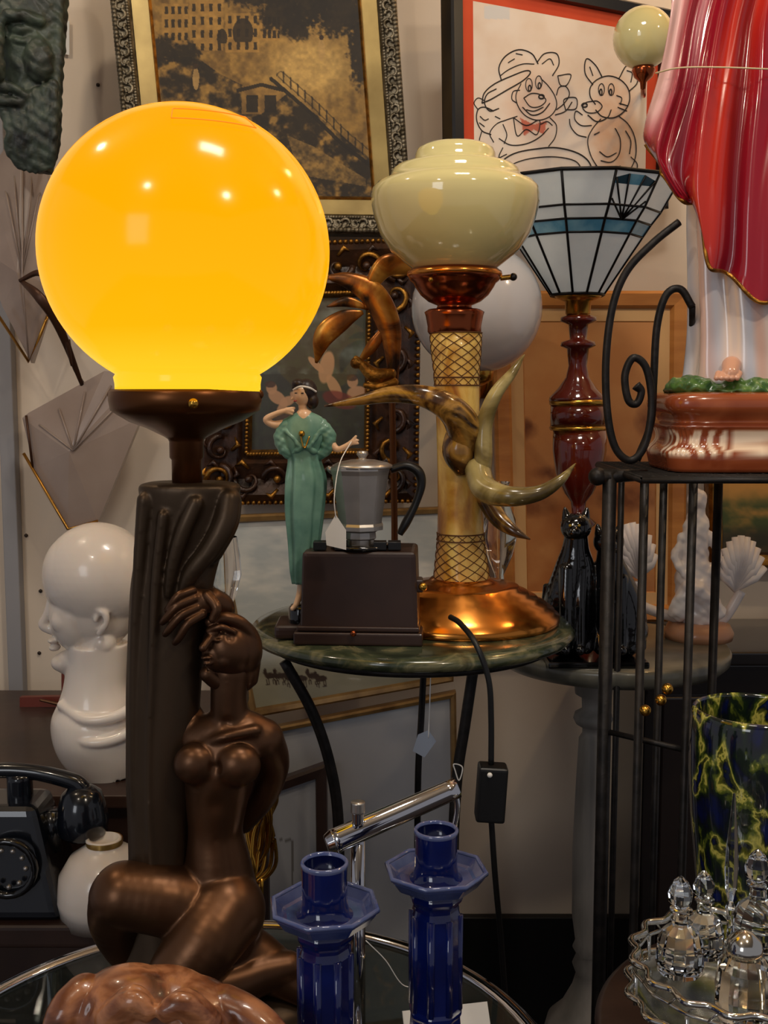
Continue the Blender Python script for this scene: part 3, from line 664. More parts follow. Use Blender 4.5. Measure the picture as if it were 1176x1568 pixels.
for j in range(nr):
    for i in range(nc):
        p=Cc[i][j]; t=i/(nc-1); s=j/(nr-1)
        ph=t*27+s*2.2+math.sin(s*4+t*3)*.7
        fold=12*math.sin(ph)*min(1,.35+s)+4*math.sin(t*61+s*5)
        dv=-11*math.sin(ph*1.0)*ss((s-.6)/.4)
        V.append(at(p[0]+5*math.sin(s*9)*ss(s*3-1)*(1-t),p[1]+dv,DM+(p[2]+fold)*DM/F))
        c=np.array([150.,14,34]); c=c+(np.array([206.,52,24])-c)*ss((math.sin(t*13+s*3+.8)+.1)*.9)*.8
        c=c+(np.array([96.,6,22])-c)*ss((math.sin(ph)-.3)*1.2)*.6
        b1=ss(1-abs(t-.04)/.14)*ss((.72-s)*4); b2=ss(1-abs(t-.26+.05*s)/.05)*.75*ss((.5-s)*4)  # b2: pink highlight streak painted into the cloak colour
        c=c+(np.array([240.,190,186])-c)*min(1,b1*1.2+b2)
        cols.append(list(c))
Fc=[(j*nc+i,j*nc+i+1,(j+1)*nc+i+1,(j+1)*nc+i) for j in range(nr-1) for i in range(nc-1)]
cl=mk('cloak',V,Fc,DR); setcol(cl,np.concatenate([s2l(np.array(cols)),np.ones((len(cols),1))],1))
hem=[V[(nr-1)*nc+i] for i in range(nc)]
m=cl.modifiers.new('s','SOLIDIFY'); m.thickness=.004; m.offset=1
obj.append(cl); obj.append(sweep(hem,[.0026]*len(hem),GOLD,8))
lft=[V[j*nc] for j in range(int(nr*.72),nr)]; obj.append(sweep(lft,[.0022]*len(lft),GOLD,8))
obj.append(tube([(1004,112,DM-.04),(1040,104,DM-.075),(1100,103,DM-.092),(1180,106,DM-.09),(1255,110,DM-.04),(1290,112,DM)],1.3,M('twine',(210,190,150),.8)))
obj.append(sculpt(DM,[('e',(1150,-262,0),(40,54,46)),('c',[(1150,-235,0,26),(1150,-195,0,24)]),('c',[(1150,-270,-44,5),(1150,-250,-52,6)])],SKIN,3,4))
obj.append(sculpt(DM,[('e',(1150,-275,14),(52,60,50)),('c',[(1110,-250,10,20),(1100,-190,10,26),(1100,-140,10,26)]),('c',[(1190,-250,10,20),(1200,-190,10,26),(1200,-140,10,26)])],M('red_veil',(150,20,36),.3,coat=.4),3,4))
join('madonna_statue',obj)
join('globe_wall_light',[lathe(985,1.95,[(46*math.sin(math.pi*i/20*.93),58-48*math.cos(math.pi*i/20*.93)) for i in range(21)],CELADON,48),lathe(985,1.95,[(16,102),(18,108),(14,118),(5,126),(4,136),(1,138)],COPPER_D,32),
 tube([(985,122,1.95),(985,146,2.05),(985,136,2.26)],4,COPPER_D)])
# ---------------------------------------------------------------- pictures
SILV=M('silver_gilt',(140,130,110),.4,.7,(84,74,56),60,bump=.5,bscale=120)
LINER=M('gold_liner',(188,164,104),.4,.4,(150,128,78),10)
def etch(U,V,S,T):
    n=fbm(U/26,V/26); n2=fbm(U/6+9,V/6,3); n3=fbm(U/12+3,V/12+5,4); n4=fbm(U/5+30,V/5,4)
    c=np.zeros(U.shape+(3,))+np.array([158.,120,56])
    c=mix(c,(98,72,34),np.clip(n3*2.4-.8,0,1)*.8)
    c=mix(c,(208,168,94),np.clip(np.exp(-((U-475)/58)**2-((V-100)/42)**2)*1.5,0,1)*.9)
    dk=lambda m,a=.9: mix(c,(34,26,15),np.clip(m,0,1)*a)
    for (a,b,w,h) in [(248,4,40,60),(290,-20,52,95),(345,18,52,60),(398,20,30,40)]:
        m=(abs(U-a-w/2)<w/2)&(abs(V-b-h/2)<h/2); c=mix(c,(176,132,62),m*.65)
        for k in range(4):
            wx=a+7+k*w/4; mm=(abs(U-wx)<2.6)&(abs((V-b)%20-10)<6)&m; c=mix(c,(36,27,14),mm*.85)
    m=(((U-372)/16)**2+((V-48)/22)**2<1)&(V<62); c=mix(c,(40,30,16),m*.85); m=(((U-340)/8)**2+((V-56)/14)**2<1)&(V<64); c=mix(c,(40,30,16),m*.85)
    for x,y,a,b in((430,18,40,30),(470,5,40,34),(520,10,50,44),(555,70,22,60),(400,-10,60,20),(455,40,22,20),(250,75,22,22),(285,80,24,18)):
        r=((U-x)/a)**2+((V-y)/b)**2; c=dk((1.25-r+(n4-.5)*1.8)*1.6)
    c=dk(inpoly(U,V,[(236,86),(300,84),(336,110),(372,128),(420,140),(440,185),(330,205),(236,195)])*((n3-.32)*3))
    c=mix(c,(150,112,54),((abs(U-400)<30)&(abs(V-150)<22))*.7); c=dk((((abs(U-386)<9)&(abs(V-156)<13))|((abs(U-414)<9)&(abs(V-156)<13))))
    c=dk((abs(V-127-abs(U-400)*.25)<3)&(abs(U-400)<38))
    c=dk(inpoly(U,V,[(236,190),(330,198),(400,172),(440,140),(500,185),(575,250),(575,310),(236,310)])*((n3-.28)*3.4+.15*n4))
    c=mix(c,(172,134,70),inpoly(U,V,[(440,205),(480,222),(560,272),(560,284),(470,268),(450,240)])*np.clip(.9-n4*.8,0,1))
    d=segd(U,V,[(415,118),(470,165),(520,215),(575,258)]); c=dk(d<3)
    d=segd(U,V,[(430,112),(480,156),(530,205),(575,242)]); c=dk(((d<7)&(np.abs((U%11)-5)<1.3))*.8); c=dk((abs(d-5)<1)*.5)
    for px,py in((300,118),(492,74)):
        m=((U-px)/5)**2+((V-py)/17)**2<1; c=mix(c,(196,156,92),m*.8); m=((U-px)/3.5)**2+((V-py+19)/4)**2<1; c=mix(c,(60,40,22),m)
    return c*(.8+.34*n2[...,None])
def bd(ring,N,bl):
    o=[]
    for ins,l,r,n in((.006,.03,.006,70),(.030,.026,.004,90)):
        R4=ring(ins,l)
        for k in range(4): o.append(beads(R4[k],R4[(k+1)%4],n,r,SILV))
    R4=ring(.018,.03)
    for k in range(4):
        p,q=R4[k],R4[(k+1)%4]; Tn=(q-p).normalized(); B=N.cross(Tn); m=30
        for i in range(m):
            c=p.lerp(q,(i+.5)/m); s=1 if i%2 else -1
            o.append(sweep([c+Tn*(math.cos(t)*(.010-.001*t))+B*(math.sin(t)*(.010-.001*t)*s) for t in [x*.55 for x in range(10)]],[.0032]*10,SILV,6))
    return o
framed('ornate_framed_etching',[(164,-90,2.16),(600,-95,2.16),(632,362,2.16),(208,356,2.16)],[(0,.02,SILV),(.008,.028,SILV),(.03,.024,SILV),(.036,.014,SILV),(.037,.016,LINER),(.066,.004,LINER),(.068,.008,GOLD),(.072,.002,GOLD)],etch,320,340,.65,bd)
BLKF=M('black_frame',(16,14,14),.3,coat=.3); REDM=M('red_mat',(188,58,26),.7,0,(206,76,36),8)
def paper(U,V,S,T):
    n=fbm(U/40,V/40); n2=fbm(U/10,V/10); c=np.zeros(U.shape+(3,))+np.array([228.,214,200]); c=mix(c,(208,180,154),np.clip(n*1.6-.6,0,1)*.6)
    c=mix(c,(206,146,104),np.clip(1.3-((U-930)/42)**2-((V-200)/82)**2,0,1)*.45*(n2+.4)); c=mix(c,(214,160,130),np.clip(1.2-((U-808)/50)**2-((V-165)/60)**2,0,1)*.35*(n2+.4))
    c=mix(c,(190,84,60),(inpoly(U,V,[(786,180),(806,190),(826,184),(822,206),(806,198),(792,208)]))*.8)
    c=mix(c,(180,172,166),np.clip(1.1-((U-840)/70)**2-((V-262)/26)**2,0,1)*.35*(n2+.3))
    return mix(c,(208,206,204),((abs(U-752)<18)&(abs(V-20)<10))*1.0)
ch=M('charcoal',(44,38,36),.8)
PX=[]
def L(*p,w=1.9,c=False): PX.append((p,w,c))
def E(cx,cy,a,b,rot=0,w=1.6):
    r=math.radians(rot); L(*[(cx+a*math.cos(t)*math.cos(r)-b*math.sin(t)*math.sin(r),cy+a*math.cos(t)*math.sin(r)+b*math.sin(t)*math.cos(r)) for t in [k*math.pi/5 for k in range(10)]],w=w,c=True)
L((738,158),(742,142),(758,128),(784,116),(806,108),(812,112),(800,124),(776,138),(752,152),(738,158),w=2.4); L((768,124),(764,104),(774,86),(794,76),(814,82),(824,98),w=2.4); L((766,116),(780,106),(800,98),(818,98))
L((822,96),(834,82),(852,82),(856,98),(846,116),w=2.2); L((830,98),(842,90),(848,100)); L((798,128),(790,146),(794,164),(806,178),(824,184),(842,178),(852,164),(850,148),(840,132),(828,120))
E(810,130,5,10); E(825,126,5,10); E(811,135,2,4.5,0,2.4); E(826,131,2,4.5,0,2.4); L((802,150),(814,143),(828,145),(836,154),(826,163),(812,163),(802,150)); E(829,148,4,3,0,2.8); L((800,164),(814,176),(830,172),(842,158),w=2.2); L((806,168),(818,170),(832,164))
L((796,138),(786,140),(784,152),(792,158)); L((760,136),(746,144),(742,158),(750,170),(764,166),w=2.2); L((792,178),(774,184),(760,190),(750,204),(756,218)); L((756,170),(742,164),(732,168),(730,184),(738,200),(752,206),w=2.3); L((732,168),(726,158),(732,150),(742,154)); L((738,200),(734,218),(742,234),(760,242),(776,236)); L((786,180),(806,192),(826,184),(822,206),(806,198),(792,208),(786,180)); L((764,212),(782,222),(806,220),(826,210),(840,196)); L((842,180),(852,192),(850,210),(840,224)); L((852,168),(864,158),(872,144),(866,132),(856,134),(852,146)); L((854,116),(874,114),(868,130),(858,130),(854,116)); L((850,176),(866,170),(876,156)); L((770,226),(764,240),(768,252)); L((742,234),(744,250),(758,262),(770,264))
L((770,190),(776,206),(772,220)); L((828,190),(838,186),(846,192)); L((758,178),(766,182)); L((735,178),(742,184),(748,182)); L((734,188),(742,194)); L((790,82),(800,84)); L((778,96),(788,90))
L((912,160),(904,148),(904,134),(914,122),(932,116),(950,122),(962,136),(964,154),(956,170),(940,180),(922,178),(912,168),w=2.2); L((908,130),(896,112),(898,90),(912,100),(922,118),w=2.2); L((903,102),(908,116)); L((948,120),(960,100),(974,104),(976,126),(963,140),w=2.2); L((960,108),(968,112),(966,126))
E(921,137,4.5,9); E(936,137,4.5,9); E(920,141,1.8,4.5,0,2.4); E(935,141,1.8,4.5,0,2.4); L((906,155),(897,157),(892,164),(899,172),(913,172),(922,163),(915,155),(906,155)); E(895,161,4,3,0,2.8); L((900,176),(914,186),(930,180),(936,168),w=2.2); L((944,146),(952,150),(950,160))
L((948,158),(962,162)); L((946,164),(960,170)); L((920,182),(908,196),(900,214),(904,236),(914,254),(926,268)); L((948,178),(962,190),(972,210),(974,236),(966,258),(952,272)); L((906,192),(890,192),(880,182),(882,170),(892,176)); L((898,210),(884,206),(874,194),(872,182)); L((866,168),(864,152),(882,150),(882,166),(866,168)); L((942,196),(950,214),(948,236),(936,248),(920,246)); L((912,254),(930,262),(950,254)); L((918,232),(930,240),(944,234)); L((926,268),(918,280),(934,286)); L((966,240),(976,252),(972,270)); L((958,200),(966,216),(964,236)); L((910,206),(918,202))
L((766,262),(770,246),(790,234),(820,228),(852,226),(884,234),(902,248),(906,266),(896,280),w=2.5); L((776,262),(788,250),(816,242),(850,240),(880,246),(892,260)); L((766,262),(776,276),(800,284))
pcor=[(682,-48,2.02),(1020,20,2.2),(1014,322,2.2),(686,302,2.02)]
def pig(ring,N,bl):
    o=[]; P=ring(.06,.0105)[0]; cam=Vector((0,0,CZ))
    for p,w,c in PX:
        pts=[]
        for (u,v) in p:
            d=at(u,v,1.0)-cam; t=(P-cam).dot(N)/d.dot(N); pts.append(cam+d*t)
        C=crv(pts,6,c); o.append(sweep(C,[w*.40*.00122]*len(C),ch,5,c))
    return o
framed('framed_cartoon_sketch',pcor,[(0,.02,BLKF),(.004,.024,BLKF),(.022,.022,BLKF),(.024,.010,BLKF),(.0245,.010,REDM),(.048,.010,REDM)],paper,160,160,.6,pig)
DKC=M('carved_walnut',(34,20,12),.35,.2,(70,42,24),30,bump=.6,bscale=50,coat=.2)
def cher(U,V,S,T):
    n=fbm(U/30,V/30); n2=fbm(U/8,V/8); c=np.zeros(U.shape+(3,))+np.array([56.,56,42]); c=mix(c,(122,134,126),np.clip(n*2-.8,0,1)*(V<570)); c=mix(c,(34,28,20),np.clip(.6-n,0,1)*2*(V>560)); c=mix(c,(60,74,40),np.clip(n2*2-1,0,1)*.6)
    def b(x,y,a,bb,col,k,rot=0):
        nonlocal c
        cr,sr=math.cos(rot),math.sin(rot); X=(U-x)*cr+(V-y)*sr; Y=-(U-x)*sr+(V-y)*cr; r=(X/a)**2+(Y/bb)**2; c=mix(c,col,np.clip((1.25-r)*3,0,1)*k)
    sk=(196,146,104)
    for x,y,a,bb,ro in((424,606,14,9,.6),(416,592,8,9,0),(440,612,12,7,-.4),(432,622,6,13,.5),(452,606,10,5,.9),(500,560,11,24,.2),(492,530,8,9,0),(512,590,8,20,-.5),(484,556,16,5,.8),(548,600,16,11,0),(540,582,8,9,0),(566,612,12,6,.4)): b(x,y,a,bb,sk,.92,ro)
    for x,y in((414,586),(491,524),(539,576)): b(x,y,8,5,(70,42,22),.9)
    b(520,610,26,12,(120,40,30),.7,.3); b(460,640,40,9,(90,60,40),.7,.1); b(585,560,14,40,(40,52,30),.8)
    return c
def carve(ring,N,bl):
    o=[]; rnd=random.Random(3)
    for k in range(4):
        A=ring(.05,.03); p,q=A[k],A[(k+1)%4]; Ld=(q-p).length; n=int(Ld/.05); T=(q-p).normalized(); B=N.cross(T)
        for i in range(n+1):
            c=p.lerp(q,i/n); s=1 if i%2 else -1
            W=[]
            for t in range(15):
                a=t/14*4.9; r=.028*(1-t/17); W.append(c+T*(math.cos(a)*r)+B*(math.sin(a)*r*s)+N*(.006*math.sin(a)))
            o.append(sweep(W,[.0062-.0003*t for t in range(15)],GOLD if rnd.random()<.5 else DKC,7))
            for t in(-1,1): o.append(sweep([c+B*(s*t*.02),c+B*(s*t*.034)+T*.012+N*.004,c+B*(s*t*.026)+T*.026],[.003,.006,.001],DKC if t>0 else GOLD,6))
            o.append(ball(c+N*.004,.008,DKC if i%2 else GOLD,sub=2))
    for ins in(.004,.098):
        R4=ring(ins,.026)
        for k in range(4): o.append(beads(R4[k],R4[(k+1)%4],40,.005,GOLD))
    return o
framed('carved_baroque_framed_painting',[(308,376,2.15),(645,366,2.15),(640,768,2.15),(300,772,2.15)],[(0,.02,DKC),(.02,.034,DKC),(.05,.02,DKC),(.08,.03,DKC),(.10,.01,DKC),(.105,.0,GOLD)],cher,150,180,.4,carve,.4)
OAK=M('honey_oak',(206,138,68),.4,0,(180,112,50),8,stretch=(1,1,6),coat=.2)
CREAM=M('cream_mat',(226,180,122),.7)
def horse(U,V,S,T):
    n=fbm(U/40,V/40); n2=fbm(U/9,V/9); c=np.zeros(U.shape+(3,))+np.array([216.,150,88]); c=mix(c,(186,118,64),np.clip((V-600)/160,0,1)); c=mix(c,(232,176,112),np.clip(n*2-.8,0,1)*.6)
    for x,y,a,b in((790,655,34,18),(778,640,8,20),(806,650,10,16),(900,700,40,10),(860,720,50,12),(800,770,60,20),(1000,640,30,30),(960,760,60,20)):
        r=((U-x)/a)**2+((V-y)/b)**2; c=mix(c,(112,60,30),np.clip(1.2-r,0,1)*.8*(n2+.2))
    return c
framed('oak_framed_landscape',[(752,446,2.2),(1052,446,2.2),(1046,950,2.2),(764,950,2.2)],[(0,.012,OAK),(.006,.02,OAK),(.028,.016,OAK),(.034,.006,OAK),(.035,.006,CREAM),(.058,.006,CREAM),(.060,.004,OAK)],horse,110,130,.4)
def grn(U,V,S,T):
    n=fbm(U/22,V/14); c=np.zeros(U.shape+(3,))+np.array([196.,140,64]); c=mix(c,(70,80,34),np.clip((V-745)/30,0,1)*np.clip(n*2-.3,0,1)); return mix(c,(44,34,20),np.clip((V-800)/20,0,1)*.7)
framed('framed_meadow_painting',[(1080,600,2.22),(1290,600,2.22),(1285,870,2.22),(1084,866,2.22)],[(0,.012,GOLD),(.006,.02,GOLD),(.026,.014,GOLD),(.03,.004,DKC)],grn,70,80,.4)
def pale(U,V,S,T):
    n=fbm(U/50,V/18); c=np.zeros(U.shape+(3,))+np.array([176.,180,176]); c=mix(c,(226,220,206),np.clip(n*2.2-.8,0,1)); c=mix(c,(128,122,98),np.clip((V-(1000-(U-400)*.1))/30,0,1)*.8)
    for x in(415,430,447,462,480,492):
        yy=1034+(x*7%5); r=((U-x)/9)**2+((V-yy)/4.5)**2; c=mix(c,(56,40,28),np.clip((1.2-r)*3,0,1)); r=((U-x+9)/3)**2+((V-yy+6)/5)**2; c=mix(c,(56,40,28),np.clip((1.2-r)*3,0,1))
        for dx in(-6,-3,4,7): c=mix(c,(56,40,28),((abs(U-x-dx)<.9)&(abs(V-yy-8)<6))*.9)
    return c
GILTW=M('thin_gilt_wood',(150,118,70),.4,.3,(100,72,40),20)
framed('leaning_framed_horse_print',[(322,790,2.1),(700,775,2.1),(694,1042,2.08),(384,1098,2.08)],[(0,.01,GILTW),(.004,.014,GILTW),(.012,.012,GILTW),(.015,.002,GILTW)],pale,190,150,.3,pcoat=.3)
def wh(U,V,S,T):
    n=fbm(U/60,V/60); c=np.zeros(U.shape+(3,))+np.array([178.,178,180]); c=mix(c,(158,160,166),n)
    return mix(c,(100,96,92),((segd(U,V,[(430,1285),(448,1285),(448,1400)])<1.5))*.8)
framed('leaning_white_framed_print',[(372,1122,2.06),(698,1058,2.06),(704,1560,2.0),(390,1600,2.0)],[(0,.01,GILTW),(.004,.014,GILTW),(.010,.012,GILTW),(.012,.002,GILTW)],wh,90,120,.5)
framed('dark_framed_panel',[(395,1205,1.98),(500,1168,1.98),(505,1600,1.95),(398,1620,1.95)],[(0,.006,WOOD_D),(.005,.012,WOOD_D),(.02,.010,WOOD_D),(.022,.002,WOOD_D)],wh,60,90,.5)
# ---------------------------------------------------------------- left side: mask, sconces
MASK=M('verdigris_mask',(30,32,30),.45,0,(72,84,72),24,bump=.5,bscale=60)
obj=[sculpt(2.0,[('m',[(34,-90,40,20,20),(34,-60,62,34,20),(32,0,66,40,20),(32,60,62,40,20),(36,110,54,36,20),(42,160,46,30,20),(52,215,34,24,20),(62,262,12,12,20)]),('c',[(-8,36,-24,8),(22,22,-32,9),(60,32,-18,9)]),('c',[(-4,46,-28,11),(-8,86,-42,13),(-10,108,-44,17)]),('e',(32,46,-16),(17,9,12)),('c',[(14,58,-18,4),(34,62,-22,4),(54,54,-14,4)]),('c',[(-20,138,-26,10),(10,132,-30,8),(40,146,-18,7)]),('c',[(-20,152,-22,9),(8,154,-26,8),(34,156,-18,6)]),('e',(60,92,-8),(22,34,22))]+
  [('c',[(4+i*13,165-i*6,-14,8),(16+i*11,200-i*3,-12,8),(14+i*11,232,-6,7),(30+i*8,264-abs(i-3)*3,0,4)]) for i in range(7)]+
  [('c',[(70+i*5,-40+i*30,4,8),(90-i,0+i*30,4,8),(84,40+i*32,6,7)]) for i in range(5)],MASK,2.2,2,noise=(1.2,7))]
obj.append(pball(32,46,1.98,7,BLACK)); join('carved_wall_mask',obj)
FB=M('sconce_bracket',(74,48,34),.4,.5); BE=M('brass_edge',(180,130,60),.3,1)
o1=prism([(34,184),(66,235),(84,330),(86,440),(48,556),(4,470),(-30,380),(-20,270)],2.12,.02,FROST,lift=(34,420,.03))
obj=[o1,tube([(-6,478,2.1),(44,554,2.1),(62,512,2.1),(86,450,2.1)],2.5,BE,straight=True),tube([(34,186,2.115),(34,420,2.085),(44,554,2.11)],1.5,FROST,straight=True)]
for dx in(-26,-12,14,28): obj.append(tube([(34,420,2.088),(34+dx*.9,300,2.10),(34+dx,240+abs(dx)*2,2.115)],1.5,FROST,straight=True))
obj+=[tube([(30,430,2.06),(60,418,2.05),(80,440,2.05),(72,470,2.06),(100,520,2.08),(110,560,2.1)],[3,5,7,5,4,2],FB),tube([(32,430,2.06),(60,455,2.03),(90,500,2.06),(126,590,2.14)],[3,8,7,3],FB,flatn=.4),tube([(105,520,2.1),(112,560,2.12),(128,588,2.26)],2.5,FB)]
join('fan_glass_wall_sconce',obj)
o1=prism([(34,640),(44,632),(160,568),(214,572),(216,640),(150,800),(104,812),(52,716)],2.14,.02,FROST,lift=(112,690,.03))
obj=[o1,tube([(36,694,2.13),(104,810,2.13),(150,798,2.13)],2.5,BE,straight=True),tube([(40,636,2.13),(50,716,2.13)],2,FB,straight=True)]
for a in((60,650),(90,625),(130,600),(170,590),(200,600)): obj.append(tube([(112,690,2.108),(a[0],a[1],2.13)],1.5,FROST,straight=True))
join('fan_glass_wall_sconce',obj)
NAIL=M('nail_head',(60,50,44),.5,.5)
join('wall_nails',[pball(u,v,2.268,3.2,NAIL,sub=1) for u,v in((14,668),(40,820),(150,470),(120,640),(60,1000),(26,720),(62,905),(150,130),(140,300),(240,780),(70,1060))])
join('price_card',[prism([(80,28),(106,32),(106,84),(78,80)],2.26,.001,TAG)])
# ---------------------------------------------------------------- left furniture
join('dark_sideboard',[wbox(-.62,1.74,.05,.78,.70,.5,WOOD_D),wbox(-.62,1.74,.78,.80,.74,.54,WOOD_D,.004),wbox(-.62,1.74,0,.05,.66,.46,BLACKM)])
join('low_bench',[wbox(-.60,1.385,.66,.69,.62,.14,WOOD_D)]+[wbox(x,y,0,.66,.03,.03,WOOD_D) for x in(-.88,-.33) for y in(1.34,1.43)])
DB=1.56; vB=vz(.804,DB)
bust=[('e',(150,882,4),(84,84,74),0),('e',(118,880,0),(52,66,58),0),('e',(120,938,0),(44,62,50)),('e',(150,930,4),(60,64,56)),
 ('c',[(80,912,0,8),(76,928,0,6.5),(71,944,0,7),(66,957,0,8),(80,965,0,8)]),('e',(82,980,0),(9,5,15)),('e',(84,991,0),(9,6,14)),('e',(98,1014,0),(20,15,22)),('c',[(102,1014,0,19),(130,1006,-16,20),(158,984,-26,20)]),('c',[(102,1014,0,19),(130,1006,16,20),(158,984,26,20)]),
 ('c',[(76,908,-14,8),(94,902,-34,8),(116,906,-44,7)]),('e',(98,950,-32),(20,22,16)),('e',(96,926,-36),(9,4,6)),
 ('m',[(150,985,46,46,0),(148,1020,46,44,0),(146,1050,48,46,0),(148,1075,58,52,0),(150,1100,70,62,0),(154,1130,72,64,0),(158,1160,64,56,0),(164,1185,48,46,0),(168,1200,42,42,0),(168,vB,46,44,0)]),
 ('c',[(152,934,-56,6),(162,942,-57,6),(160,958,-56,6),(152,970,-52,5)]),('c',[(152,936,-56,4),(146,950,-56,4)]),
 # draped collar folds
 ('c',[(96,1080,-30,9),(130,1102,-56,9),(175,1098,-56,9),(212,1078,-40,9)]),('c',[(90,1108,-30,8),(132,1136,-60,9),(180,1130,-58,9),(220,1104,-40,8)])]
join('white_ceramic_bust',[sculpt(DB,bust,WHITEG,2.0,6,dents=[(90,930,-28,9,4),(112,934,-42,10,4),(154,952,-60,5,3)])])
CR=M('crucifix_wood',(110,44,28),.4)
Dx=1.9; obj=[prism([(94,1005),(116,1005),(116,vz(.801,Dx)),(94,vz(.801,Dx))],Dx,.012,CR),prism([(30,1068),(126,1066),(126,1092),(30,1094)],Dx-.002,.012,CR),
 sculpt(Dx-.012,[('c',[(105,1080,0,6),(105,1110,0,7),(106,1140,0,4)]),('c',[(105,1082,0,4),(80,1076,0,3),(62,1072,0,2.5)]),('c',[(105,1082,0,4),(118,1076,0,3)]),('e',(105,1070,0),(6,8,6))],BRONZE,1.5,2)]
join('wooden_crucifix',obj)
PH=M('blue_black_bakelite',(16,20,28),.18,coat=.5)
Dp=1.385; p=at(15,1400,Dp)
obj=[box(p.x-.01,Dp,.69+.07,.19,.12,.14,PH,taper=.62,bev=.012),tube([(-60,1190,Dp),(-10,1180,Dp),(50,1182,Dp),(110,1196,Dp),(128,1210,Dp)],[12,12,12,13,14],PH,segs=14),lathe(126,Dp,[(16,1203),(30,1213),(36,1233),(40,1253),(38,1273),(30,1280),(1,1281)],PH,40),
 tube([(30,1185,Dp),(32,1245,Dp)],20,PH),lathe(80,Dp,[(14,1240),(18,1300)],PH,20)]
p=at(10,1330,Dp-.062); obj.append(sweep([p+Vector((math.cos(t)*.035,0,math.sin(t)*.035)) for t in np.linspace(0,2*math.pi,25)[:-1]],[.005]*24,BLACK,8,True))
for t in range(10): obj.append(ball(p+Vector((math.cos(t*.6)*.024,0,math.sin(t*.6)*.024)),.004,STEEL,sub=1))
join('vintage_telephone',obj)
Dj=1.36; vj=vz(.691,Dj)
join('white_ceramic_vase',[lathe(160,Dj,[(36,vj),(50,vj-8),(66,1404),(72,1370),(68,1336),(52,1310),(34,1298),(26,1292),(27,1284),(22,1282),(18,1292)],WHITEG,64),lathe(160,Dj,[(27.5,1292),(28,1287),(27.5,1284)],M('gold_pattern',(200,160,90),.3,.8),48,close=False)])
join('glass_goblet',[lathe(345,1.60,[(18,vz(.80,1.60)),(4,vz(.80,1.60)-8),(4,940),(16,915),(26,880),(24,850),(20,822)],GLASS,40,close=False)])
obj=[]
for k in range(5): obj.append(tube([(400+20*math.cos(t+k*.6)+6*math.sin(3*t),1285+66*math.sin(t+k*.1),1.25+.008*math.sin(2*t+k)) for t in [i*math.pi/5 for i in range(10)]],3,BRASS,closed=True,segs=8))
vw=vz(TZ,1.25); obj+=[tube([(400,1345,1.25),(399,vw,1.25)],4,BRASS),lathe(399,1.25,[(30,vw),(26,vw-6),(6,vw-10)],BRASS,24)]
join('brass_wire_ornament',obj)
# ---------------------------------------------------------------- chrome arm
Da=1.02
obj=[tube([(508,1290,Da),(560,1267,Da+.01),(640,1232,Da+.03),(700,1206,Da+.04)],[19,18,17,16],CHROME,segs=28,n=4),tube([(500,1293,Da-.002),(512,1288,Da)],[14,19.5],CHROME,segs=28),
 tube([(548,1262,Da),(548,1236,Da)],9,CHROME,segs=20),tube([(548,1244,Da),(548,1228,Da)],11,STEEL,segs=20)]
q=at(548,1300,Da+.01); obj.append(sweep([Vector((q.x,q.y,TZ)),q+Vector((0,0,.02))],[.007]*2,CHROME,20)); obj.append(wlathe(q.x,q.y,[(.001,TZ+.008),(.02,TZ+.006),(.026,TZ),(.026,TZ-.001)],CHROME,32))
obj.append(tube([(696,1206,Da+.04),(700,1240,Da+.04),(690,1290,Da+.04)],5,CHROME))
join('chrome_swing_arm',obj)
# ---------------------------------------------------------------- candlesticks
RIM=M('glaze_rim',(96,104,140),.1,0,(60,76,130),40,coat=.9)
INS=M('socket_inside',(6,14,56),.15,coat=.6)
def candle(u,D,vtop):
    k=.85/D; f=lambda dv:vtop+dv*k; h=lambda x:x*k; v0=vz(TZ,D)
    o=[lathe(u,D,[(h(36),f(7)),(h(35),f(22)),(h(35),f(60)),(h(38),f(78)),(h(48),f(84))],BLUE,48,close=False,uref=f(200)),
     lathe(u,D,[(h(31),f(5)),(h(32),f(1)),(h(35),f(0)),(h(37.5),f(3)),(h(36),f(8))],RIM,48,close=False,uref=f(200)),
     lathe(u,D,[(h(1),f(40)),(h(28),f(40)),(h(31),f(5))],INS,48,close=False,uref=f(200)),
     lathe(u,D,[(h(40),f(82)),(h(66),f(80)),(h(79),f(68)),(h(84),f(66)),(h(84),f(72)),(h(70),f(90)),(h(50),f(100)),(h(44),f(104))],BLUEP,8,True,rot=math.pi/8+.15,close=False,uref=f(200)),
     lathe(u,D,[(h(42),f(98)),(h(46),f(106)),(h(46),f(114)),(h(40),f(120)),(h(38),f(126)),(h(42),f(140)),(h(42),f(290)),(h(46),f(298)),(h(42),f(306)),(h(44),f(330)),(h(60),f(390)),(h(90),v0-40),(h(100),v0-12),(h(100),v0)],BLUE,8,True,rot=math.pi/8+.15,uref=f(200))]
    X=at(u,f(200),D).x; r=h(41)*D/F; zA=at(u,f(138),D).z; zB=at(u,f(292),D).z
    for i in range(8):
        a=math.pi/8+.15+i*math.pi/4
        o.append(sweep([Vector((X+math.cos(a)*r,D+math.sin(a)*r,zA)),Vector((X+math.cos(a)*r,D+math.sin(a)*r,zB))],[.0035]*2,BLUE,8))
    rr=h(83.5)*mp(f(66),D); zr_=at(u,f(67),D).z
    o.append(sweep([Vector((X+math.cos(math.pi/8+.15+i*math.pi/4)*rr,D+math.sin(math.pi/8+.15+i*math.pi/4)*rr,zr_)) for i in range(8)],[.0022]*8,RIM,8,True))
    for x in(3,4): o[x].modifiers.new('b','BEVEL').width=.0015
    return join('blue_ceramic_candlestick',o)
candle(498,.85,1318); candle(667,.915,1268)
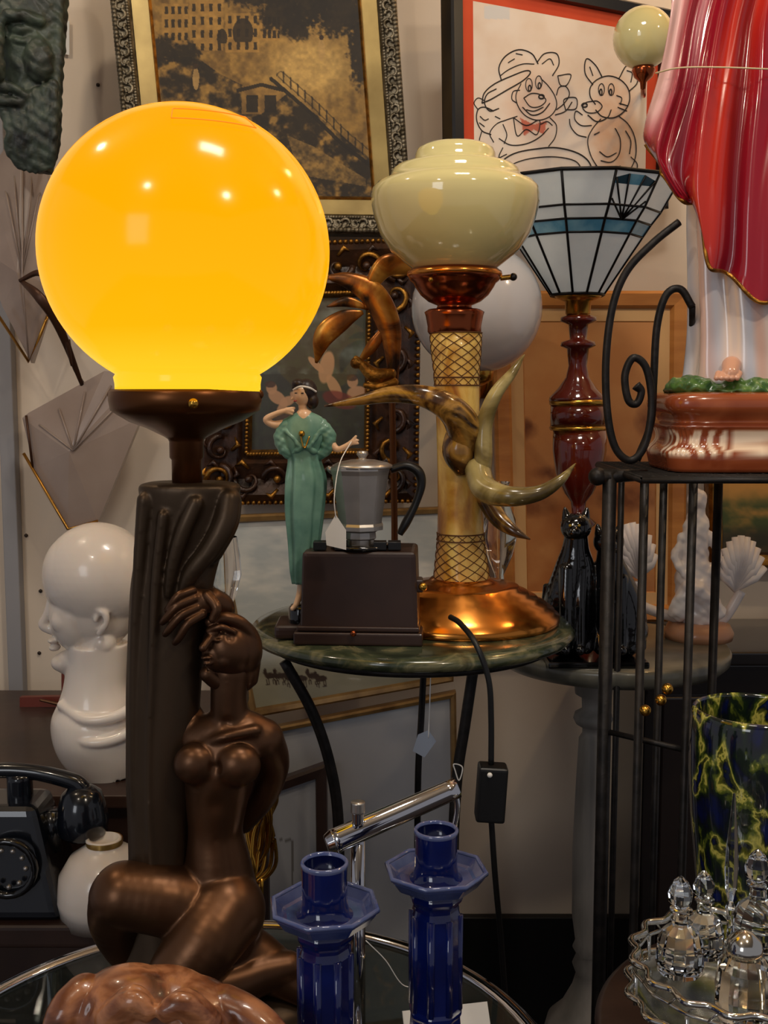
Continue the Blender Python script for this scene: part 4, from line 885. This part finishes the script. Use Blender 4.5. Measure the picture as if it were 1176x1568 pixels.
# carved wooden dog head in the foreground, facing the room : smooth skull, shallow brow creases, folded ears
WB=M('burl_wood',(0,0,0),.28,0,coat=.45,stops=[(.3,(62,32,18)),(.45,(122,72,44)),(.6,(176,118,80)),(.75,(86,48,28))],scale=14,dist=2.5,bump=.2,stretch=(1,1,1.8))
Dq=.80; zq=vz(TZ,Dq)
pb=[('e',(236,1588,10),(138,116,95)),('e',(200,1560,-10),(96,86,80)),('e',(290,1572,0),(90,80,76)),('e',(225,1720,0),(125,120,90)),('e',(230,zq-60,0),(140,60,100)),
 ('c',[(128,1524,-14,34),(100,1556,-34,32),(90,1610,-44,26),(100,1656,-46,16)]),('c',[(342,1540,0,34),(392,1566,-20,32),(430,1596,-30,22),(446,1620,-30,13)]),
 ('c',[(170,1560,-66,26),(204,1532,-74,24),(226,1545,-80,20)]),('c',[(316,1568,-62,26),(282,1536,-74,24),(256,1546,-80,20)]),
 ('e',(178,1612,-80),(20,16,14)),('e',(300,1612,-76),(20,16,14)),('e',(238,1650,-96),(52,38,40)),('e',(238,1636,-132),(22,14,14)),
 ('c',[(238,1660,-112,26),(196,1690,-96,32),(170,1740,-76,26)]),('c',[(238,1660,-112,26),(280,1690,-96,32),(306,1740,-76,26)]),('e',(238,1740,-80),(50,26,40))]
cre=[]
for P,w_ in (([(150,1500),(180,1488),(215,1492),(240,1510)],-52),([(330,1516),(300,1494),(268,1492),(244,1510)],-52),([(140,1540),(170,1516),(210,1512),(236,1532)],-74),([(342,1556),(310,1522),(272,1514),(246,1534)],-70),([(240,1490),(240,1530),(238,1580)],-84),([(118,1500),(136,1530),(134,1570),(128,1610)],-60),([(352,1520),(350,1550),(358,1590)],-48)):
    for q in crv([Vector((a,b,0)) for a,b in P],5): cre.append((q.x,q.y,w_,8,3.4))
join('carved_wooden_dog_head',[sculpt(Dq,pb,WB,2.4,12,noise=(1.0,30),dents=cre+[(178,1592,-90,14,5),(300,1592,-86,14,5)])])
join('black_dish',[wlathe(-.36,.93,[(.001,TZ+.012),(.04,TZ+.014),(.068,TZ+.05),(.072,TZ+.052),(.07,TZ+.045),(.04,TZ+.001),(.03,TZ-.002)],BLACK,48)])
c0=at(690,1520,1.0); obj=[box(c0.x,1.0,TZ+.035,.085,.002,.075,TAG,rz=.2,bev=0,rx=-.6)]
obj.append(tube([(560,1440,1.0),(590,1470,1.0),(620,1510,1.0),(660,1500,1.0)],.8,TAG)); join('price_card',obj)
obj=[tube([(695,1170,1.33),(708,1175,1.33),(703,1195,1.33),(697,1180,1.33)],1.0,TAG,closed=True),tube([(660,1015,1.36),(658,1080,1.36),(656,1130,1.36)],.8,TAG),prism([(640,1125),(656,1118),(668,1135),(650,1160),(632,1150)],1.36,.0005,M('tag_blue_white',(150,160,178),.6))]
join('string_tag',obj)
# ---------------------------------------------------------------- right: glass vase, cruet set, table
tz=.66
join('round_side_table',[wlathe(.5,1.12,[(0,tz),(.262,tz),(.27,tz-.006),(.262,tz-.02),(0,tz-.02)],WOOD_D),wlathe(.5,1.12,[(.03,tz-.02),(.025,.3),(.04,.1),(.14,.03),(.14,0)],WOOD_D)])
VG=M('art_glass',(0,0,0),.08,0,coat=.9,stops=[(.32,(12,22,72)),(.42,(18,22,30)),(.49,(26,40,24)),(.53,(92,104,36)),(.56,(206,196,96)),(.58,(96,100,34)),(.615,(20,26,28)),(.68,(12,28,96))],scale=26,dist=.4,stretch=(1.3,1.3,.8))
Dv=1.25; vv=vz(tz,Dv)
join('art_glass_vase',[lathe(1150,Dv,[(62,vv),(66,vv-6),(70,1420),(80,1340),(90,1250),(95,1180),(96,1120),(94,1096),(92,1086),(88,1084),(86,1090),(88,1120),(86,1180),(80,1250),(70,1340),(60,1450)],VG,72)])
Dk=1.0; kx=at(1135,1500,Dk).x; zr=at(1135,1470,Dk).z; zb_=zr-.045
obj=[]
def scall(r,z,a=.004): return [Vector((kx+(r+a*math.cos(16*t))*math.cos(t),Dk+(r+a*math.cos(16*t))*math.sin(t),z)) for t in [2*math.pi*i/128 for i in range(128)]]
obj.append(wlathe(kx,Dk,[(.001,zb_),(.085,zb_),(.1,zb_+.008),(.104,zb_+.012),(.1,zb_+.004),(.085,zb_-.004),(.001,zb_-.004)],SILVER,64))
obj+=[sweep(scall(.104,zb_+.012),[.003]*128,SILVER,8,True),sweep(scall(.1,zr),[.0035]*128,SILVER,8,True),sweep(scall(.1,zr-.012,.001),[.002]*128,SILVER,8,True)]
for i in range(32):
    a=2*math.pi*i/32; obj.append(sweep([Vector((kx+.1*math.cos(a),Dk+.1*math.sin(a),zr-.012)),Vector((kx+.1*math.cos(a+.1),Dk+.1*math.sin(a+.1),zr))],[.0012]*2,SILVER,6))
for i in range(8):
    a=2*math.pi*i/8; obj.append(sweep([Vector((kx+.1*math.cos(a),Dk+.1*math.sin(a),zb_)),Vector((kx+.1*math.cos(a),Dk+.1*math.sin(a),zr-.012))],[.002]*2,SILVER,6))
for i in range(4):
    a=2*math.pi*i/4+.7; obj.append(sweep([Vector((kx+.08*math.cos(a),Dk+.08*math.sin(a),tz)),Vector((kx+.085*math.cos(a),Dk+.085*math.sin(a),zb_))],[.006,.003],SILVER,8))
obj.append(lathe(1120,Dk,[(4,1440),(5,1400),(8,1390),(4,1380),(9,1360),(11,1330),(9,1290),(5,1250),(2,1215)],GLASS,8,True)); obj.append(wlathe(at(1120,1440,Dk).x,Dk,[(.003,zb_),(.003,at(0,1435,Dk).z)],SILVER,12))
def bottle(u,v,D,s):
    P=[(20,0),(34,-4),(38,-20),(36,-48),(28,-66),(14,-76),(12,-92),(18,-96),(18,-100),(8,-101)]
    S_=[(8,-100),(10,-104),(18,-112),(20,-126),(12,-142),(4,-150),(1,-152)]
    return [lathe(u,D,[(a*s,v+c*s) for a,c in P],GLASS,12,True),lathe(u,D,[(a*s,v+c*s) for a,c in S_],GLASS,8,True)]
obj+=bottle(1042,1490,.97,.98)+bottle(1078,1462,1.04,.85)+bottle(1160,1452,1.06,1.0)
obj.append(lathe(1140,.95,[(38,1560),(44,1550),(44,1510),(40,1480),(26,1462),(24,1456)],GLASS,14,True))
obj.append(lathe(1140,.95,[(27,1462),(28,1450),(24,1438),(12,1428),(1,1424)],SILVER,32))
join('cruet_set',obj)
# ---------------------------------------------------------------- camera, world, lights
cam=bpy.data.cameras.new('cam'); co=bpy.data.objects.new('camera',cam); sc.collection.objects.link(co)
co.location=(0,0,CZ); co.rotation_euler=(math.radians(90-6.2),0,0)
cam.sensor_fit='VERTICAL'; cam.sensor_height=24; cam.lens=24*F/1568; cam.clip_start=.02; sc.camera=co
w=bpy.data.worlds.new('w'); sc.world=w; w.use_nodes=True; bg=w.node_tree.nodes['Background']; bg.inputs[0].default_value=(.95,.93,1,1); bg.inputs[1].default_value=.22
def area(n,loc,tgt,sz,pw,col,sy=None):
    l=bpy.data.lights.new(n,'AREA'); l.energy=pw; l.color=col; l.size=sz
    if sy: l.shape='RECTANGLE'; l.size_y=sy
    o=bpy.data.objects.new(n,l); sc.collection.objects.link(o); o.location=loc; o.rotation_euler=(Vector(tgt)-Vector(loc)).to_track_quat('-Z','Y').to_euler()
def pt(n,loc,pw,col,r=.03):
    l=bpy.data.lights.new(n,'POINT'); l.energy=pw; l.color=col; l.shadow_soft_size=r
    o=bpy.data.objects.new(n,l); sc.collection.objects.link(o); o.location=loc
area('ceiling_panel_light',(.2,.9,2.78),(.1,1.6,1.2),.3,13,(1,.92,.82))
area('rear_fill_light',(-1.6,-1.9,2.0),(0,1.5,1.0),.9,13,(.92,.95,1),1.2)  # unseen area fill added behind the camera
pt('ceiling_spot_light',(-.55,.15,2.3),10,(1,.86,.68)); pt('ceiling_spot_light_2',(.55,.30,2.2),13,(1,.85,.66),.045); pt('ceiling_spot_light_3',(1.2,1.2,2.4),10,(1,.72,.42)); pt('ceiling_spot_light_4',(-1.0,1.3,2.5),10,(1,.82,.6)); pt('wall_glow_light',(.85,1.95,2.5),6,(1,.58,.22))  # last point is an added unseen source for the right wall's orange glow
sc.view_settings.view_transform='Standard'; sc.view_settings.look='None'; sc.view_settings.exposure=0
